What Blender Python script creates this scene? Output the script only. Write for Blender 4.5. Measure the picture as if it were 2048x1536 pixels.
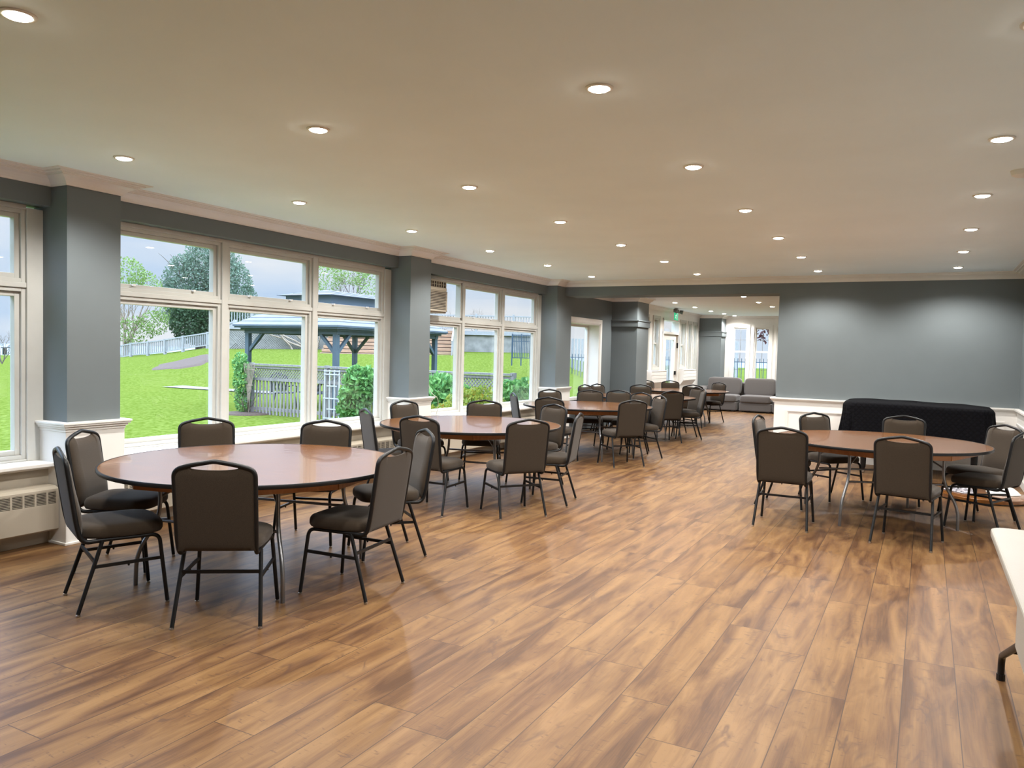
import bpy, bmesh, math, random
from mathutils import Vector, Matrix
PI = math.pi
random.seed(7)
for _o in list(bpy.data.objects):
    bpy.data.objects.remove(_o)
S = bpy.context.scene
COL = S.collection

# ---------------------------------------------------------------- camera
EYE = 1.5382
CAM_R = ((0.881726, 0.471116, 0.024682), (0.041933, -0.026153, -0.998778), (-0.469895, 0.881684, -0.042815))
FPX = 1549.86
cam_d = bpy.data.cameras.new('camera')
cam = bpy.data.objects.new('camera', cam_d)
COL.objects.link(cam)
_r, _d, _f = [Vector(v) for v in CAM_R]
cam.matrix_world = Matrix(((_r.x, -_d.x, -_f.x, 0), (_r.y, -_d.y, -_f.y, 0), (_r.z, -_d.z, -_f.z, EYE), (0, 0, 0, 1)))
cam_d.sensor_width = 36
cam_d.lens = 36 * FPX / 2048
cam_d.clip_start = 0.05
cam_d.clip_end = 2000
S.camera = cam
S.view_settings.view_transform = 'Standard'
S.view_settings.look = 'None'
S.view_settings.gamma = 1
S.view_settings.use_curve_mapping = False
S.view_settings.exposure = 0.0
S.cycles.use_denoising = True
S.cycles.max_bounces = 10
S.cycles.diffuse_bounces = 6
S.cycles.transparent_max_bounces = 24
S.cycles.sample_clamp_indirect = 6.0
S.cycles.caustics_reflective = True
S.cycles.caustics_refractive = False

# ---------------------------------------------------------------- sky
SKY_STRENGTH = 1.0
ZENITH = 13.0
W = bpy.data.worlds.new('sky')
S.world = W
W.use_nodes = True
nt = W.node_tree
nt.nodes.clear()
_out = nt.nodes.new('ShaderNodeOutputWorld')
_bg = nt.nodes.new('ShaderNodeBackground')
_tc = nt.nodes.new('ShaderNodeTexCoord')
_mp = nt.nodes.new('ShaderNodeMapping')
_mp.inputs['Scale'].default_value = (1.2, 1.2, 5.0)
_n = nt.nodes.new('ShaderNodeTexNoise')
_n.inputs['Scale'].default_value = 2.2
_n.inputs['Detail'].default_value = 5
_cr = nt.nodes.new('ShaderNodeValToRGB')
_cr.color_ramp.elements[0].position = 0.36
_cr.color_ramp.elements[0].color = (0.58, 0.74, 0.97, 1)
_cr.color_ramp.elements[1].position = 0.62
_cr.color_ramp.elements[1].color = (0.89, 0.93, 1.0, 1)
nt.links.new(_tc.outputs['Generated'], _mp.inputs['Vector'])
nt.links.new(_mp.outputs[0], _n.inputs['Vector'])
nt.links.new(_n.outputs['Fac'], _cr.inputs[0])
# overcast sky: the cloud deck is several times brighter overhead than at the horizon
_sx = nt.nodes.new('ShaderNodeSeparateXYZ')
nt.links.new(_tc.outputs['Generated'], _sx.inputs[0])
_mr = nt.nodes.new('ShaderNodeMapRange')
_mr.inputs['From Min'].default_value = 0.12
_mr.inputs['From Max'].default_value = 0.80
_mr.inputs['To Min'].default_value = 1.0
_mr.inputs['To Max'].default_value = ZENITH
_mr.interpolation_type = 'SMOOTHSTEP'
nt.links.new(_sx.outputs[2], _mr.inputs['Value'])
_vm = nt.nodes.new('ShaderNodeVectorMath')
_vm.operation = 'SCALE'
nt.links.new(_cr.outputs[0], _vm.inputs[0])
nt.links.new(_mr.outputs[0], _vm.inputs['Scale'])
_tn = nt.nodes.new('ShaderNodeMixRGB')
_tn.blend_type = 'MULTIPLY'
_tn.inputs[2].default_value = (0.86, 0.96, 1.10, 1)
_mf = nt.nodes.new('ShaderNodeMapRange')
_mf.inputs['From Min'].default_value = 0.10
_mf.inputs['From Max'].default_value = 0.35
nt.links.new(_sx.outputs[2], _mf.inputs['Value'])
nt.links.new(_mf.outputs[0], _tn.inputs[0])
nt.links.new(_vm.outputs[0], _tn.inputs[1])
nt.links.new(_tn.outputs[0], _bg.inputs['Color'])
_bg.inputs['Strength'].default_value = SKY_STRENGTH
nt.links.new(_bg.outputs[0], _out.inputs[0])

# soft sun behind the cloud, lights the garden
sun_d = bpy.data.lights.new('sun', 'SUN')
sun_d.energy = 0.5
sun_d.angle = math.radians(25)
sun_d.color = (1, 0.97, 0.92)
sun = bpy.data.objects.new('sun', sun_d)
COL.objects.link(sun)
sun.rotation_euler = (math.radians(38), math.radians(8), math.radians(20))

LAMP_W = 126.0        # each ceiling downlight
LAMP_COL = (1.0, 0.975, 0.94)
LOUNGE_W = 125.0     # the lounge fittings are brighter

# ---------------------------------------------------------------- materials
def nmat(name):
    m = bpy.data.materials.new(name)
    m.use_nodes = True
    t = m.node_tree
    t.nodes.clear()
    o = t.nodes.new('ShaderNodeOutputMaterial')
    return m, t, o

def pbr(name, col, rough=0.5, metal=0.0, var=0.0, scale=8.0, bump=0.0, bscale=60.0, stretch=(1, 1, 1), spec=0.5, coat=0.0, sheen=0.0, col2=None, transl=0.0):
    m, t, o = nmat(name)
    b = t.nodes.new('ShaderNodeBsdfPrincipled')
    b.inputs['Roughness'].default_value = rough
    b.inputs['Metallic'].default_value = metal
    b.inputs['Specular IOR Level'].default_value = spec
    b.inputs['Coat Weight'].default_value = coat
    b.inputs['Coat Roughness'].default_value = 0.06
    b.inputs['Sheen Weight'].default_value = sheen
    b.inputs['Base Color'].default_value = (*col, 1)
    tc = t.nodes.new('ShaderNodeTexCoord')
    mp = t.nodes.new('ShaderNodeMapping')
    mp.inputs['Scale'].default_value = stretch
    t.links.new(tc.outputs['Object'], mp.inputs['Vector'])
    n = t.nodes.new('ShaderNodeTexNoise')
    n.inputs['Scale'].default_value = scale
    n.inputs['Detail'].default_value = 4
    t.links.new(mp.outputs[0], n.inputs['Vector'])
    r = t.nodes.new('ShaderNodeValToRGB')
    c2 = col2 or tuple(min(1, c * (1 + var)) for c in col)
    c1 = col if col2 else tuple(c * (1 - var) for c in col)
    r.color_ramp.elements[0].position = 0.35
    r.color_ramp.elements[0].color = (*c1, 1)
    r.color_ramp.elements[1].position = 0.65
    r.color_ramp.elements[1].color = (*c2, 1)
    t.links.new(n.outputs['Fac'], r.inputs[0])
    t.links.new(r.outputs[0], b.inputs['Base Color'])
    if bump:
        n2 = t.nodes.new('ShaderNodeTexNoise')
        n2.inputs['Scale'].default_value = bscale
        n2.inputs['Detail'].default_value = 3
        t.links.new(mp.outputs[0], n2.inputs['Vector'])
        bp = t.nodes.new('ShaderNodeBump')
        bp.inputs['Strength'].default_value = bump
        bp.inputs['Distance'].default_value = 0.01
        t.links.new(n2.outputs['Fac'], bp.inputs['Height'])
        t.links.new(bp.outputs[0], b.inputs['Normal'])
    last = b
    if transl:
        tr = t.nodes.new('ShaderNodeBsdfTranslucent')
        t.links.new(r.outputs[0], tr.inputs['Color'])
        mx = t.nodes.new('ShaderNodeMixShader')
        mx.inputs[0].default_value = transl
        t.links.new(b.outputs[0], mx.inputs[1])
        t.links.new(tr.outputs[0], mx.inputs[2])
        last = mx
    t.links.new(last.outputs[0], o.inputs[0])
    return m

def emis(name, col, s):
    m, t, o = nmat(name)
    e = t.nodes.new('ShaderNodeEmission')
    e.inputs[0].default_value = (*col, 1)
    e.inputs[1].default_value = s
    t.links.new(e.outputs[0], o.inputs[0])
    return m

def math_node(t, op, a, b=None):
    n = t.nodes.new('ShaderNodeMath')
    n.operation = op
    for i, v in enumerate((a, b)):
        if v is None:
            continue
        if isinstance(v, (int, float)):
            n.inputs[i].default_value = v
        else:
            t.links.new(v, n.inputs[i])
    return n.outputs[0]

def floor_mat():
    m, t, o = nmat('laminate oak planks')
    L = t.links
    b = t.nodes.new('ShaderNodeBsdfPrincipled')
    tc = t.nodes.new('ShaderNodeTexCoord')
    sx = t.nodes.new('ShaderNodeSeparateXYZ')
    L.new(tc.outputs['Object'], sx.inputs[0])
    xs = math_node(t, 'DIVIDE', math_node(t, 'ADD', sx.outputs[0], 0.034), 0.2237)
    row = math_node(t, 'FLOOR', xs)
    fx = math_node(t, 'FRACT', xs)
    wn = t.nodes.new('ShaderNodeTexWhiteNoise')
    wn.noise_dimensions = '1D'
    L.new(row, wn.inputs['W'])
    ys = math_node(t, 'ADD', math_node(t, 'DIVIDE', sx.outputs[1], 1.52), math_node(t, 'MULTIPLY', wn.outputs['Value'], 7.0))
    idx = math_node(t, 'FLOOR', ys)
    fy = math_node(t, 'FRACT', ys)
    cb = t.nodes.new('ShaderNodeCombineXYZ')
    L.new(row, cb.inputs[0]); L.new(idx, cb.inputs[1])
    wn2 = t.nodes.new('ShaderNodeTexWhiteNoise')
    wn2.noise_dimensions = '2D'
    L.new(cb.outputs[0], wn2.inputs['Vector'])
    rnd = wn2.outputs['Value']

    def tex(kx, ky, sc, det, dist, off):
        c = t.nodes.new('ShaderNodeCombineXYZ')
        L.new(math_node(t, 'ADD', math_node(t, 'MULTIPLY', sx.outputs[0], kx), math_node(t, 'MULTIPLY', rnd, 31.0 + off)), c.inputs[0])
        L.new(math_node(t, 'ADD', math_node(t, 'MULTIPLY', sx.outputs[1], ky), math_node(t, 'MULTIPLY', rnd, 57.0)), c.inputs[1])
        c.inputs[2].default_value = off
        n = t.nodes.new('ShaderNodeTexNoise')
        n.inputs['Scale'].default_value = sc
        n.inputs['Detail'].default_value = det
        n.inputs['Distortion'].default_value = dist
        L.new(c.outputs[0], n.inputs['Vector'])
        return n.outputs['Fac']
    broad = tex(8.5, 1.25, 1.0, 4.0, 1.0, 0.0)
    mid = tex(24, 4.5, 1.0, 4.0, 0.8, 2.0)
    grain = tex(150, 4.0, 1.0, 3.0, 0.6, 3.0)
    veins = tex(6, 2.2, 1.0, 3.0, 1.0, 5.0)
    vmask = tex(6, 1.6, 1.0, 2.0, 0.0, 7.0)
    chat = tex(13, 46, 1.0, 2.0, 1.2, 9.0)
    knots = tex(17, 6.5, 1.0, 3.0, 0.5, 11.0)
    rp = t.nodes.new('ShaderNodeValToRGB')
    e = rp.color_ramp.elements
    e[0].position = 0.30; e[0].color = (0.075, 0.035, 0.016, 1)
    e[1].position = 0.70; e[1].color = (0.224, 0.125, 0.051, 1)
    k = e.new(0.43); k.color = (0.130, 0.065, 0.028, 1)
    k = e.new(0.55); k.color = (0.173, 0.092, 0.037, 1)
    def cen(v, kk):
        return math_node(t, 'MULTIPLY', math_node(t, 'SUBTRACT', v, 0.5), kk)
    fac = math_node(t, 'ADD', math_node(t, 'ADD', 0.5, cen(broad, 1.05)), cen(grain, 0.26))
    fac = math_node(t, 'ADD', math_node(t, 'ADD', fac, cen(rnd, 0.10)), cen(mid, 0.14))
    L.new(fac, rp.inputs[0])

    def mark(src, lo, hi):
        r = t.nodes.new('ShaderNodeValToRGB')
        r.color_ramp.elements[0].position = lo; r.color_ramp.elements[0].color = (0, 0, 0, 1)
        r.color_ramp.elements[1].position = hi; r.color_ramp.elements[1].color = (1, 1, 1, 1)
        L.new(src, r.inputs[0])
        return r.outputs[0]
    ridge = math_node(t, 'SUBTRACT', 1.0, math_node(t, 'MULTIPLY', math_node(t, 'ABSOLUTE', math_node(t, 'SUBTRACT', veins, 0.5)), 22.0))
    ridge = math_node(t, 'MULTIPLY', math_node(t, 'MAXIMUM', ridge, 0.0), mark(vmask, 0.55, 0.66))
    mk = math_node(t, 'MAXIMUM', math_node(t, 'MULTIPLY', ridge, 0.75), math_node(t, 'MULTIPLY', math_node(t, 'MULTIPLY', mark(chat, 0.60, 0.68), mark(mid, 0.46, 0.56)), 0.6))
    mk = math_node(t, 'MAXIMUM', mk, math_node(t, 'MULTIPLY', mark(knots, 0.67, 0.75), 0.65))
    mx = t.nodes.new('ShaderNodeMixRGB')
    mx.inputs[2].default_value = (0.080, 0.042, 0.027, 1)
    L.new(mk, mx.inputs[0]); L.new(rp.outputs[0], mx.inputs[1])
    # seams
    ex = math_node(t, 'MINIMUM', fx, math_node(t, 'SUBTRACT', 1.0, fx))
    ey = math_node(t, 'MINIMUM', fy, math_node(t, 'SUBTRACT', 1.0, fy))
    seam = math_node(t, 'MAXIMUM', math_node(t, 'LESS_THAN', ex, 0.0095), math_node(t, 'LESS_THAN', ey, 0.0014))
    m2 = t.nodes.new('ShaderNodeMixRGB')
    m2.inputs[2].default_value = (0.045, 0.025, 0.017, 1)
    L.new(math_node(t, 'MULTIPLY', seam, 0.9), m2.inputs[0]); L.new(mx.outputs[0], m2.inputs[1])
    L.new(m2.outputs[0], b.inputs['Base Color'])
    b.inputs['Specular IOR Level'].default_value = 0.17
    rg = math_node(t, 'ADD', 0.33, math_node(t, 'MULTIPLY', grain, 0.16))
    L.new(rg, b.inputs['Roughness'])
    bp = t.nodes.new('ShaderNodeBump')
    bp.inputs['Strength'].default_value = 0.25
    bp.inputs['Distance'].default_value = 0.002
    L.new(math_node(t, 'SUBTRACT', math_node(t, 'MULTIPLY', grain, 0.6), seam), bp.inputs['Height'])
    L.new(bp.outputs[0], b.inputs['Normal'])
    L.new(b.outputs[0], o.inputs[0])
    return m

def wood_top(name, c1, c2, rough, coat):
    m, t, o = nmat(name)
    b = t.nodes.new('ShaderNodeBsdfPrincipled')
    tc = t.nodes.new('ShaderNodeTexCoord')
    mp = t.nodes.new('ShaderNodeMapping')
    mp.inputs['Scale'].default_value = (3, 26, 10)
    n = t.nodes.new('ShaderNodeTexNoise')
    n.inputs['Scale'].default_value = 1.3
    n.inputs['Detail'].default_value = 6
    n.inputs['Distortion'].default_value = 0.8
    r = t.nodes.new('ShaderNodeValToRGB')
    r.color_ramp.elements[0].position = 0.3; r.color_ramp.elements[0].color = (*c1, 1)
    r.color_ramp.elements[1].position = 0.7; r.color_ramp.elements[1].color = (*c2, 1)
    t.links.new(tc.outputs['Object'], mp.inputs['Vector'])
    t.links.new(mp.outputs[0], n.inputs['Vector'])
    t.links.new(n.outputs['Fac'], r.inputs[0])
    t.links.new(r.outputs[0], b.inputs['Base Color'])
    b.inputs['Roughness'].default_value = rough
    b.inputs['Coat Weight'].default_value = coat
    b.inputs['Coat Roughness'].default_value = 0.05
    n2 = t.nodes.new('ShaderNodeTexNoise')
    n2.inputs['Scale'].default_value = 9
    bp = t.nodes.new('ShaderNodeBump')
    bp.inputs['Strength'].default_value = 0.05
    bp.inputs['Distance'].default_value = 0.01
    t.links.new(tc.outputs['Object'], n2.inputs['Vector'])
    t.links.new(n2.outputs['Fac'], bp.inputs['Height'])
    t.links.new(bp.outputs[0], b.inputs['Normal'])
    t.links.new(bp.outputs[0], b.inputs['Coat Normal'])
    t.links.new(b.outputs[0], o.inputs[0])
    return m

def glass_mat():
    m, t, o = nmat('window glass')
    tr = t.nodes.new('ShaderNodeBsdfTransparent')
    tr.inputs[0].default_value = (0.975, 0.985, 0.982, 1)
    g = t.nodes.new('ShaderNodeBsdfGlossy')
    g.inputs['Roughness'].default_value = 0.01
    lw = t.nodes.new('ShaderNodeLayerWeight')
    lw.inputs[0].default_value = 0.5
    p = math_node(t, 'POWER', lw.outputs['Facing'], 4.0)
    f = math_node(t, 'ADD', math_node(t, 'MULTIPLY', p, 0.55), 0.025)
    mx = t.nodes.new('ShaderNodeMixShader')
    t.links.new(f, mx.inputs[0])
    t.links.new(tr.outputs[0], mx.inputs[1])
    t.links.new(g.outputs[0], mx.inputs[2])
    t.links.new(mx.outputs[0], o.inputs[0])
    return m

def quilt_mat():
    m, t, o = nmat('quilted black cloth')
    b = t.nodes.new('ShaderNodeBsdfPrincipled')
    b.inputs['Roughness'].default_value = 0.9
    b.inputs['Specular IOR Level'].default_value = 0.12
    tc = t.nodes.new('ShaderNodeTexCoord')
    sx = t.nodes.new('ShaderNodeSeparateXYZ')
    t.links.new(tc.outputs['Object'], sx.inputs[0])
    u = math_node(t, 'ADD', sx.outputs[0], sx.outputs[1])
    a1 = math_node(t, 'ABSOLUTE', math_node(t, 'SINE', math_node(t, 'MULTIPLY', math_node(t, 'ADD', u, sx.outputs[2]), 46)))
    a2 = math_node(t, 'ABSOLUTE', math_node(t, 'SINE', math_node(t, 'MULTIPLY', math_node(t, 'SUBTRACT', u, sx.outputs[2]), 46)))
    h = math_node(t, 'MINIMUM', a1, a2)
    r = t.nodes.new('ShaderNodeValToRGB')
    r.color_ramp.elements[0].color = (0.0018, 0.0018, 0.0025, 1)
    r.color_ramp.elements[1].color = (0.003, 0.003, 0.0048, 1)
    t.links.new(h, r.inputs[0])
    t.links.new(r.outputs[0], b.inputs['Base Color'])
    bp = t.nodes.new('ShaderNodeBump')
    bp.inputs['Strength'].default_value = 0.35
    bp.inputs['Distance'].default_value = 0.010
    t.links.new(h, bp.inputs['Height'])
    t.links.new(bp.outputs[0], b.inputs['Normal'])
    t.links.new(b.outputs[0], o.inputs[0])
    return m

M = {}
M['floor'] = floor_mat()
M['ceil'] = pbr('ceiling paint', (0.84, 0.94, 0.985), 0.85, var=0.015, scale=1.5, spec=0.2)
M['wall'] = pbr('blue grey wall paint', (0.142, 0.164, 0.171), 0.6, var=0.03, scale=2.0, spec=0.3)
M['white'] = pbr('white painted wood', (0.78, 0.755, 0.715), 0.4, var=0.015, scale=5, spec=0.4)
M['frame'] = pbr('window frame paint', (0.52, 0.515, 0.48), 0.38, var=0.03, scale=6, spec=0.4)
M['cream'] = pbr('cream enamel', (0.42, 0.37, 0.295), 0.4, var=0.02, scale=4)
M['dark'] = pbr('dark recess', (0.035, 0.025, 0.022), 0.7)
M['glass'] = glass_mat()
M['fabric'] = pbr('brown woven fabric', (0.036, 0.0245, 0.0145), 0.85, var=0.25, scale=420, bump=0.25, bscale=500, sheen=0.15, spec=0.2)
M['black'] = pbr('black powder coat', (0.006, 0.006, 0.0065), 0.42, spec=0.3)
M['chrome'] = pbr('nickel glide', (0.55, 0.53, 0.5), 0.3, metal=1.0)
M['tabtop'] = wood_top('varnished table top', (0.125, 0.042, 0.008), (0.215, 0.083, 0.019), 0.22, 0.4)
M['apron'] = wood_top('plywood apron', (0.34, 0.13, 0.035), (0.46, 0.20, 0.06), 0.5, 0.0)
M['galv'] = pbr('grey steel tube', (0.20, 0.20, 0.205), 0.35, metal=0.9)
M['sofa'] = pbr('grey sofa fabric', (0.094, 0.084, 0.080), 0.9, var=0.08, scale=200, bump=0.2, bscale=260, sheen=0.3)
M['quilt'] = quilt_mat()
M['plastic'] = pbr('white table plastic', (0.32, 0.30, 0.265), 0.45, var=0.02, scale=3, bump=0.1, bscale=150)
M['lamp'] = emis('downlight diffuser', (1.0, 0.90, 0.76), 80.0)
M['lens'] = pbr('downlight rim', (0.75, 0.72, 0.66), 0.4)
M['acgrille'] = pbr('air conditioner louvre', (0.52, 0.47, 0.38), 0.5)
M['cloth'] = pbr('crumpled white cloth', (0.7, 0.68, 0.65), 0.8, var=0.1, scale=20)
M['cloth2'] = pbr('dark patterned cloth', (0.03, 0.03, 0.05), 0.8, scale=30, col2=(0.55, 0.52, 0.55))
M['grass'] = pbr('lawn', (0.050, 0.072, 0.008), 1.0, scale=11.0, col2=(0.100, 0.126, 0.026), bump=0.8, bscale=30, spec=0.0, stretch=(1, 1, 1))
M['path'] = pbr('concrete path', (0.127, 0.120, 0.106), 0.9, var=0.08)
M['mulch'] = pbr('bark mulch', (0.050, 0.028, 0.017), 0.95, var=0.35, scale=30, bump=0.6)
M['greywood'] = pbr('weathered grey wood', (0.187, 0.173, 0.161), 0.85, var=0.2, scale=6, stretch=(6, 6, 0.6))
M['paintrail'] = pbr('pale grey railing paint', (0.259, 0.259, 0.259), 0.6, var=0.05)
M['gazebo'] = pbr('slate blue painted timber', (0.051, 0.075, 0.093), 0.6, var=0.12, scale=4)
M['shingle'] = pbr('grey shingles', (0.116, 0.122, 0.136), 0.8, var=0.1, scale=3)
M['ventglass'] = pbr('gazebo clerestory panel', (0.096, 0.126, 0.156), 0.3)
M['tread'] = pbr('cedar stair boards', (0.300, 0.186, 0.114), 0.75, var=0.12, scale=3)
M['stone'] = pbr('grey retaining wall', (0.216, 0.207, 0.186), 0.9, var=0.2, scale=2.5, bump=0.6, bscale=8)
M['lattice'] = pbr('lattice slat', (0.276, 0.264, 0.240), 0.85, var=0.1)
M['iron'] = pbr('black cast iron', (0.012, 0.014, 0.02), 0.45)
M['gate'] = pbr('dark blue steel', (0.03, 0.055, 0.085), 0.5)
M['trellis'] = pbr('white trellis paint', (0.398, 0.398, 0.408), 0.5)
M['bark'] = pbr('tree bark', (0.102, 0.081, 0.063), 0.9, var=0.3, scale=6)
M['vine'] = pbr('dry vine stem', (0.252, 0.198, 0.144), 0.9, var=0.2)
def leafm(n, a, b):
    return pbr(n, a, 0.55, scale=14, col2=b, transl=0.3, spec=0.25)
M['leafdark'] = leafm('dark evergreen leaves', (0.017, 0.043, 0.021), (0.055, 0.101, 0.039))
M['leafcon'] = leafm('haze-paled cedar foliage', (0.082, 0.140, 0.109), (0.180, 0.243, 0.161))  # cedar green paled, the haze over it painted into the colour
M['leaflight'] = leafm('spring leaves', (0.120, 0.204, 0.042), (0.216, 0.300, 0.090))
M['leafmid'] = leafm('shrub leaves', (0.056, 0.184, 0.046), (0.204, 0.388, 0.112))
M['leafyel'] = leafm('yellow green shrub leaves', (0.132, 0.216, 0.030), (0.300, 0.312, 0.042))
M['leaforange'] = leafm('orange tipped leaves', (0.330, 0.180, 0.030), (0.372, 0.288, 0.036))
M['leafpurple'] = leafm('purple leaves', (0.036, 0.010, 0.013), (0.078, 0.024, 0.024))
M['water'] = pbr('lake', (0.085, 0.12, 0.15), 0.4, var=0.05)
M['exit'] = emis('exit sign green', (0.05, 0.55, 0.25), 1.0)
M['exitw'] = emis('exit sign white', (0.85, 1.0, 0.9), 1.3)
M['greyplastic'] = pbr('grey plastic', (0.12, 0.12, 0.12), 0.5)

# ---------------------------------------------------------------- mesh builder
class MB:
    def __init__(s):
        s.v = []; s.f = []
    def add(s, vs, fs):
        o = len(s.v)
        s.v += [tuple(x) for x in vs]
        s.f += [tuple(i + o for i in f) for f in fs]
        return s
    def box(s, x0, x1, y0, y1, z0, z1):
        s.add([(x0, y0, z0), (x1, y0, z0), (x1, y1, z0), (x0, y1, z0), (x0, y0, z1), (x1, y0, z1), (x1, y1, z1), (x0, y1, z1)],
              [(0, 3, 2, 1), (4, 5, 6, 7), (0, 1, 5, 4), (1, 2, 6, 5), (2, 3, 7, 6), (3, 0, 4, 7)])
        return s
    def bar(s, a, b, w, h, up=(0, 0, 1)):
        a = Vector(a); b = Vector(b)
        d = (b - a).normalized()
        u = Vector(up)
        if abs(d.dot(u)) > 0.98:
            u = Vector((1, 0, 0))
        sd = d.cross(u).normalized(); u = sd.cross(d)
        vs = []
        for p in (a, b):
            for (i, j) in ((-1, -1), (1, -1), (1, 1), (-1, 1)):
                vs.append(p + sd * (i * w / 2) + u * (j * h / 2))
        s.add(vs, [(3, 2, 1, 0), (4, 5, 6, 7), (0, 1, 5, 4), (1, 2, 6, 5), (2, 3, 7, 6), (3, 0, 4, 7)])
        return s
    def tube(s, pts, r, n=10, cap=True, closed=False, r2=None):
        pts = [Vector(p) for p in pts]
        m = len(pts)
        rings = []
        prev = None
        for i, p in enumerate(pts):
            if closed:
                t = (pts[(i + 1) % m] - pts[i - 1]).normalized()
            else:
                t = (pts[min(i + 1, m - 1)] - pts[max(i - 1, 0)]).normalized()
            if prev is None:
                ref = Vector((0, 0, 1)) if abs(t.z) < 0.9 else Vector((0, 1, 0))
                nn = (ref - t * ref.dot(t)).normalized()
            else:
                nn = (prev - t * prev.dot(t)).normalized()
            prev = nn
            bb = t.cross(nn)
            rr = r[i] if isinstance(r, (list, tuple)) else r
            q = rr if r2 is None else r2
            rings.append([p + nn * (rr * math.cos(2 * PI * k / n)) + bb * (q * math.sin(2 * PI * k / n)) for k in range(n)])
        vs = [v for rg in rings for v in rg]
        fs = []
        for i in range(m if closed else m - 1):
            j = (i + 1) % m
            for k in range(n):
                fs.append((i * n + k, i * n + (k + 1) % n, j * n + (k + 1) % n, j * n + k))
        if cap and not closed:
            fs.append(tuple(range(n - 1, -1, -1)))
            fs.append(tuple((m - 1) * n + k for k in range(n)))
        s.add(vs, fs)
        return s
    def lathe(s, prof, n=32, c=(0, 0, 0)):
        vs = []; fs = []
        for (r, z) in prof:
            for k in range(n):
                a = 2 * PI * k / n
                vs.append((c[0] + r * math.cos(a), c[1] + r * math.sin(a), c[2] + z))
        for i in range(len(prof) - 1):
            for k in range(n):
                fs.append((i * n + k, i * n + (k + 1) % n, (i + 1) * n + (k + 1) % n, (i + 1) * n + k))
        fs.append(tuple(range(n - 1, -1, -1)))
        fs.append(tuple((len(prof) - 1) * n + k for k in range(n)))
        s.add(vs, fs)
        return s
    def prism(s, poly, y0, y1, axis='y'):
        # poly in (x,z) extruded along y, or (y,z) along x, or (x,y) along z
        def P(a, b, c):
            return (a, c, b) if axis == 'y' else ((c, a, b) if axis == 'x' else (a, b, c))
        n = len(poly)
        vs = [P(a, b, y0) for a, b in poly] + [P(a, b, y1) for a, b in poly]
        fs = [tuple(range(n)), tuple(range(2 * n - 1, n - 1, -1))]
        for i in range(n):
            j = (i + 1) % n
            fs.append((i, i + n, j + n, j))
        s.add(vs, fs)
        return s
    def grid(s, fn, nu, nv, wrapu=False):
        vs = [fn(i / (nu if wrapu else nu - 1), j / (nv - 1)) for j in range(nv) for i in range(nu)]
        fs = []
        for j in range(nv - 1):
            for i in range(nu if wrapu else nu - 1):
                k = (i + 1) % nu
                fs.append((j * nu + i, j * nu + k, (j + 1) * nu + k, (j + 1) * nu + i))
        s.add(vs, fs)
        return s
    def build(s, name, mat, parent=None, smooth=None, bevel=0.0, fix=True, loc=None):
        me = bpy.data.meshes.new(name)
        me.from_pydata(s.v, [], s.f)
        me.validate()
        if fix:
            b = bmesh.new(); b.from_mesh(me)
            bmesh.ops.recalc_face_normals(b, faces=b.faces)
            b.to_mesh(me); b.free()
        if smooth:
            me.polygons.foreach_set('use_smooth', [True] * len(me.polygons))
            me.set_sharp_from_angle(angle=math.radians(smooth))
        me.materials.append(mat)
        o = bpy.data.objects.new(name, me)
        COL.objects.link(o)
        if parent:
            o.parent = parent
        if loc:
            o.location = loc
        if bevel:
            bv = o.modifiers.new('bevel', 'BEVEL')
            bv.width = bevel; bv.segments = 2; bv.limit_method = 'ANGLE'; bv.angle_limit = math.radians(50)
        return o

def tag(o, label, cat, group=None, kind=None):
    o['label'] = label
    o['category'] = cat
    if group:
        o['group'] = group
    if kind:
        o['kind'] = kind
    return o

def thing(name, label, cat, loc=(0, 0, 0), rz=0.0, group=None):
    o = bpy.data.objects.new(name, None)
    COL.objects.link(o)
    o.empty_display_size = 0.1
    o.location = loc
    o.rotation_euler = (0, 0, rz)
    return tag(o, label, cat, group)

def struct(o):
    o['kind'] = 'structure'
    return o

def dup(root, loc, rz, label, group=None):
    r = root.copy(); COL.objects.link(r)
    r.location = loc; r.rotation_euler = (0, 0, rz)
    r['label'] = label
    if group:
        r['group'] = group
    for ch in list(root.children):
        c = ch.copy(); COL.objects.link(c); c.parent = r
        for g in list(ch.children):
            d = g.copy(); COL.objects.link(d); d.parent = c
    return r

def arc(c, r, a0, a1, n, plane='yz', x=0.0):
    out = []
    for i in range(n + 1):
        a = math.radians(a0 + (a1 - a0) * i / n)
        p, q = c[0] + r * math.cos(a), c[1] + r * math.sin(a)
        out.append((x, p, q) if plane == 'yz' else (p, x, q))
    return out

def at(px, py, D):
    # a point at forward distance D from the viewpoint, used to survey the garden
    d = _r * ((px - 1024) / FPX) + _d * ((py - 768) / FPX) + _f
    h = Vector((_f.x, _f.y)).normalized()
    return Vector((0, 0, EYE)) + d * (D / (d.x * h.x + d.y * h.y))

# ---------------------------------------------------------------- room shell
CZ = 2.770
XP, XB, XW = -5.637, -5.830, -5.935      # pillar face, beam face, window plane
XR = 1.135
YF = 12.487                                # far wall
YBK = -3.0
CZ2 = 2.725                                # lounge ceiling
YE = 23.40
struct(MB().box(-6.3, 1.5, YBK - 0.2, YE + 0.3, -0.12, 0).build('floor', M['floor']))
struct(MB().box(-6.3, 1.5, YBK - 0.2, YF + 0.3, CZ, CZ + 0.15).build('ceiling', M['ceil']))
struct(MB().box(-6.3, 0.3, YF + 0.28, YE + 0.3, CZ2, CZ2 + 0.2).build('ceiling', M['ceil']))

PIL = [(-0.83, -0.39), (3.529, 3.961), (7.860, 8.300), (12.154, YF)]
BAYS = [(-0.39, 3.529), (3.961, 7.860), (8.300, 12.154)]
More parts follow.
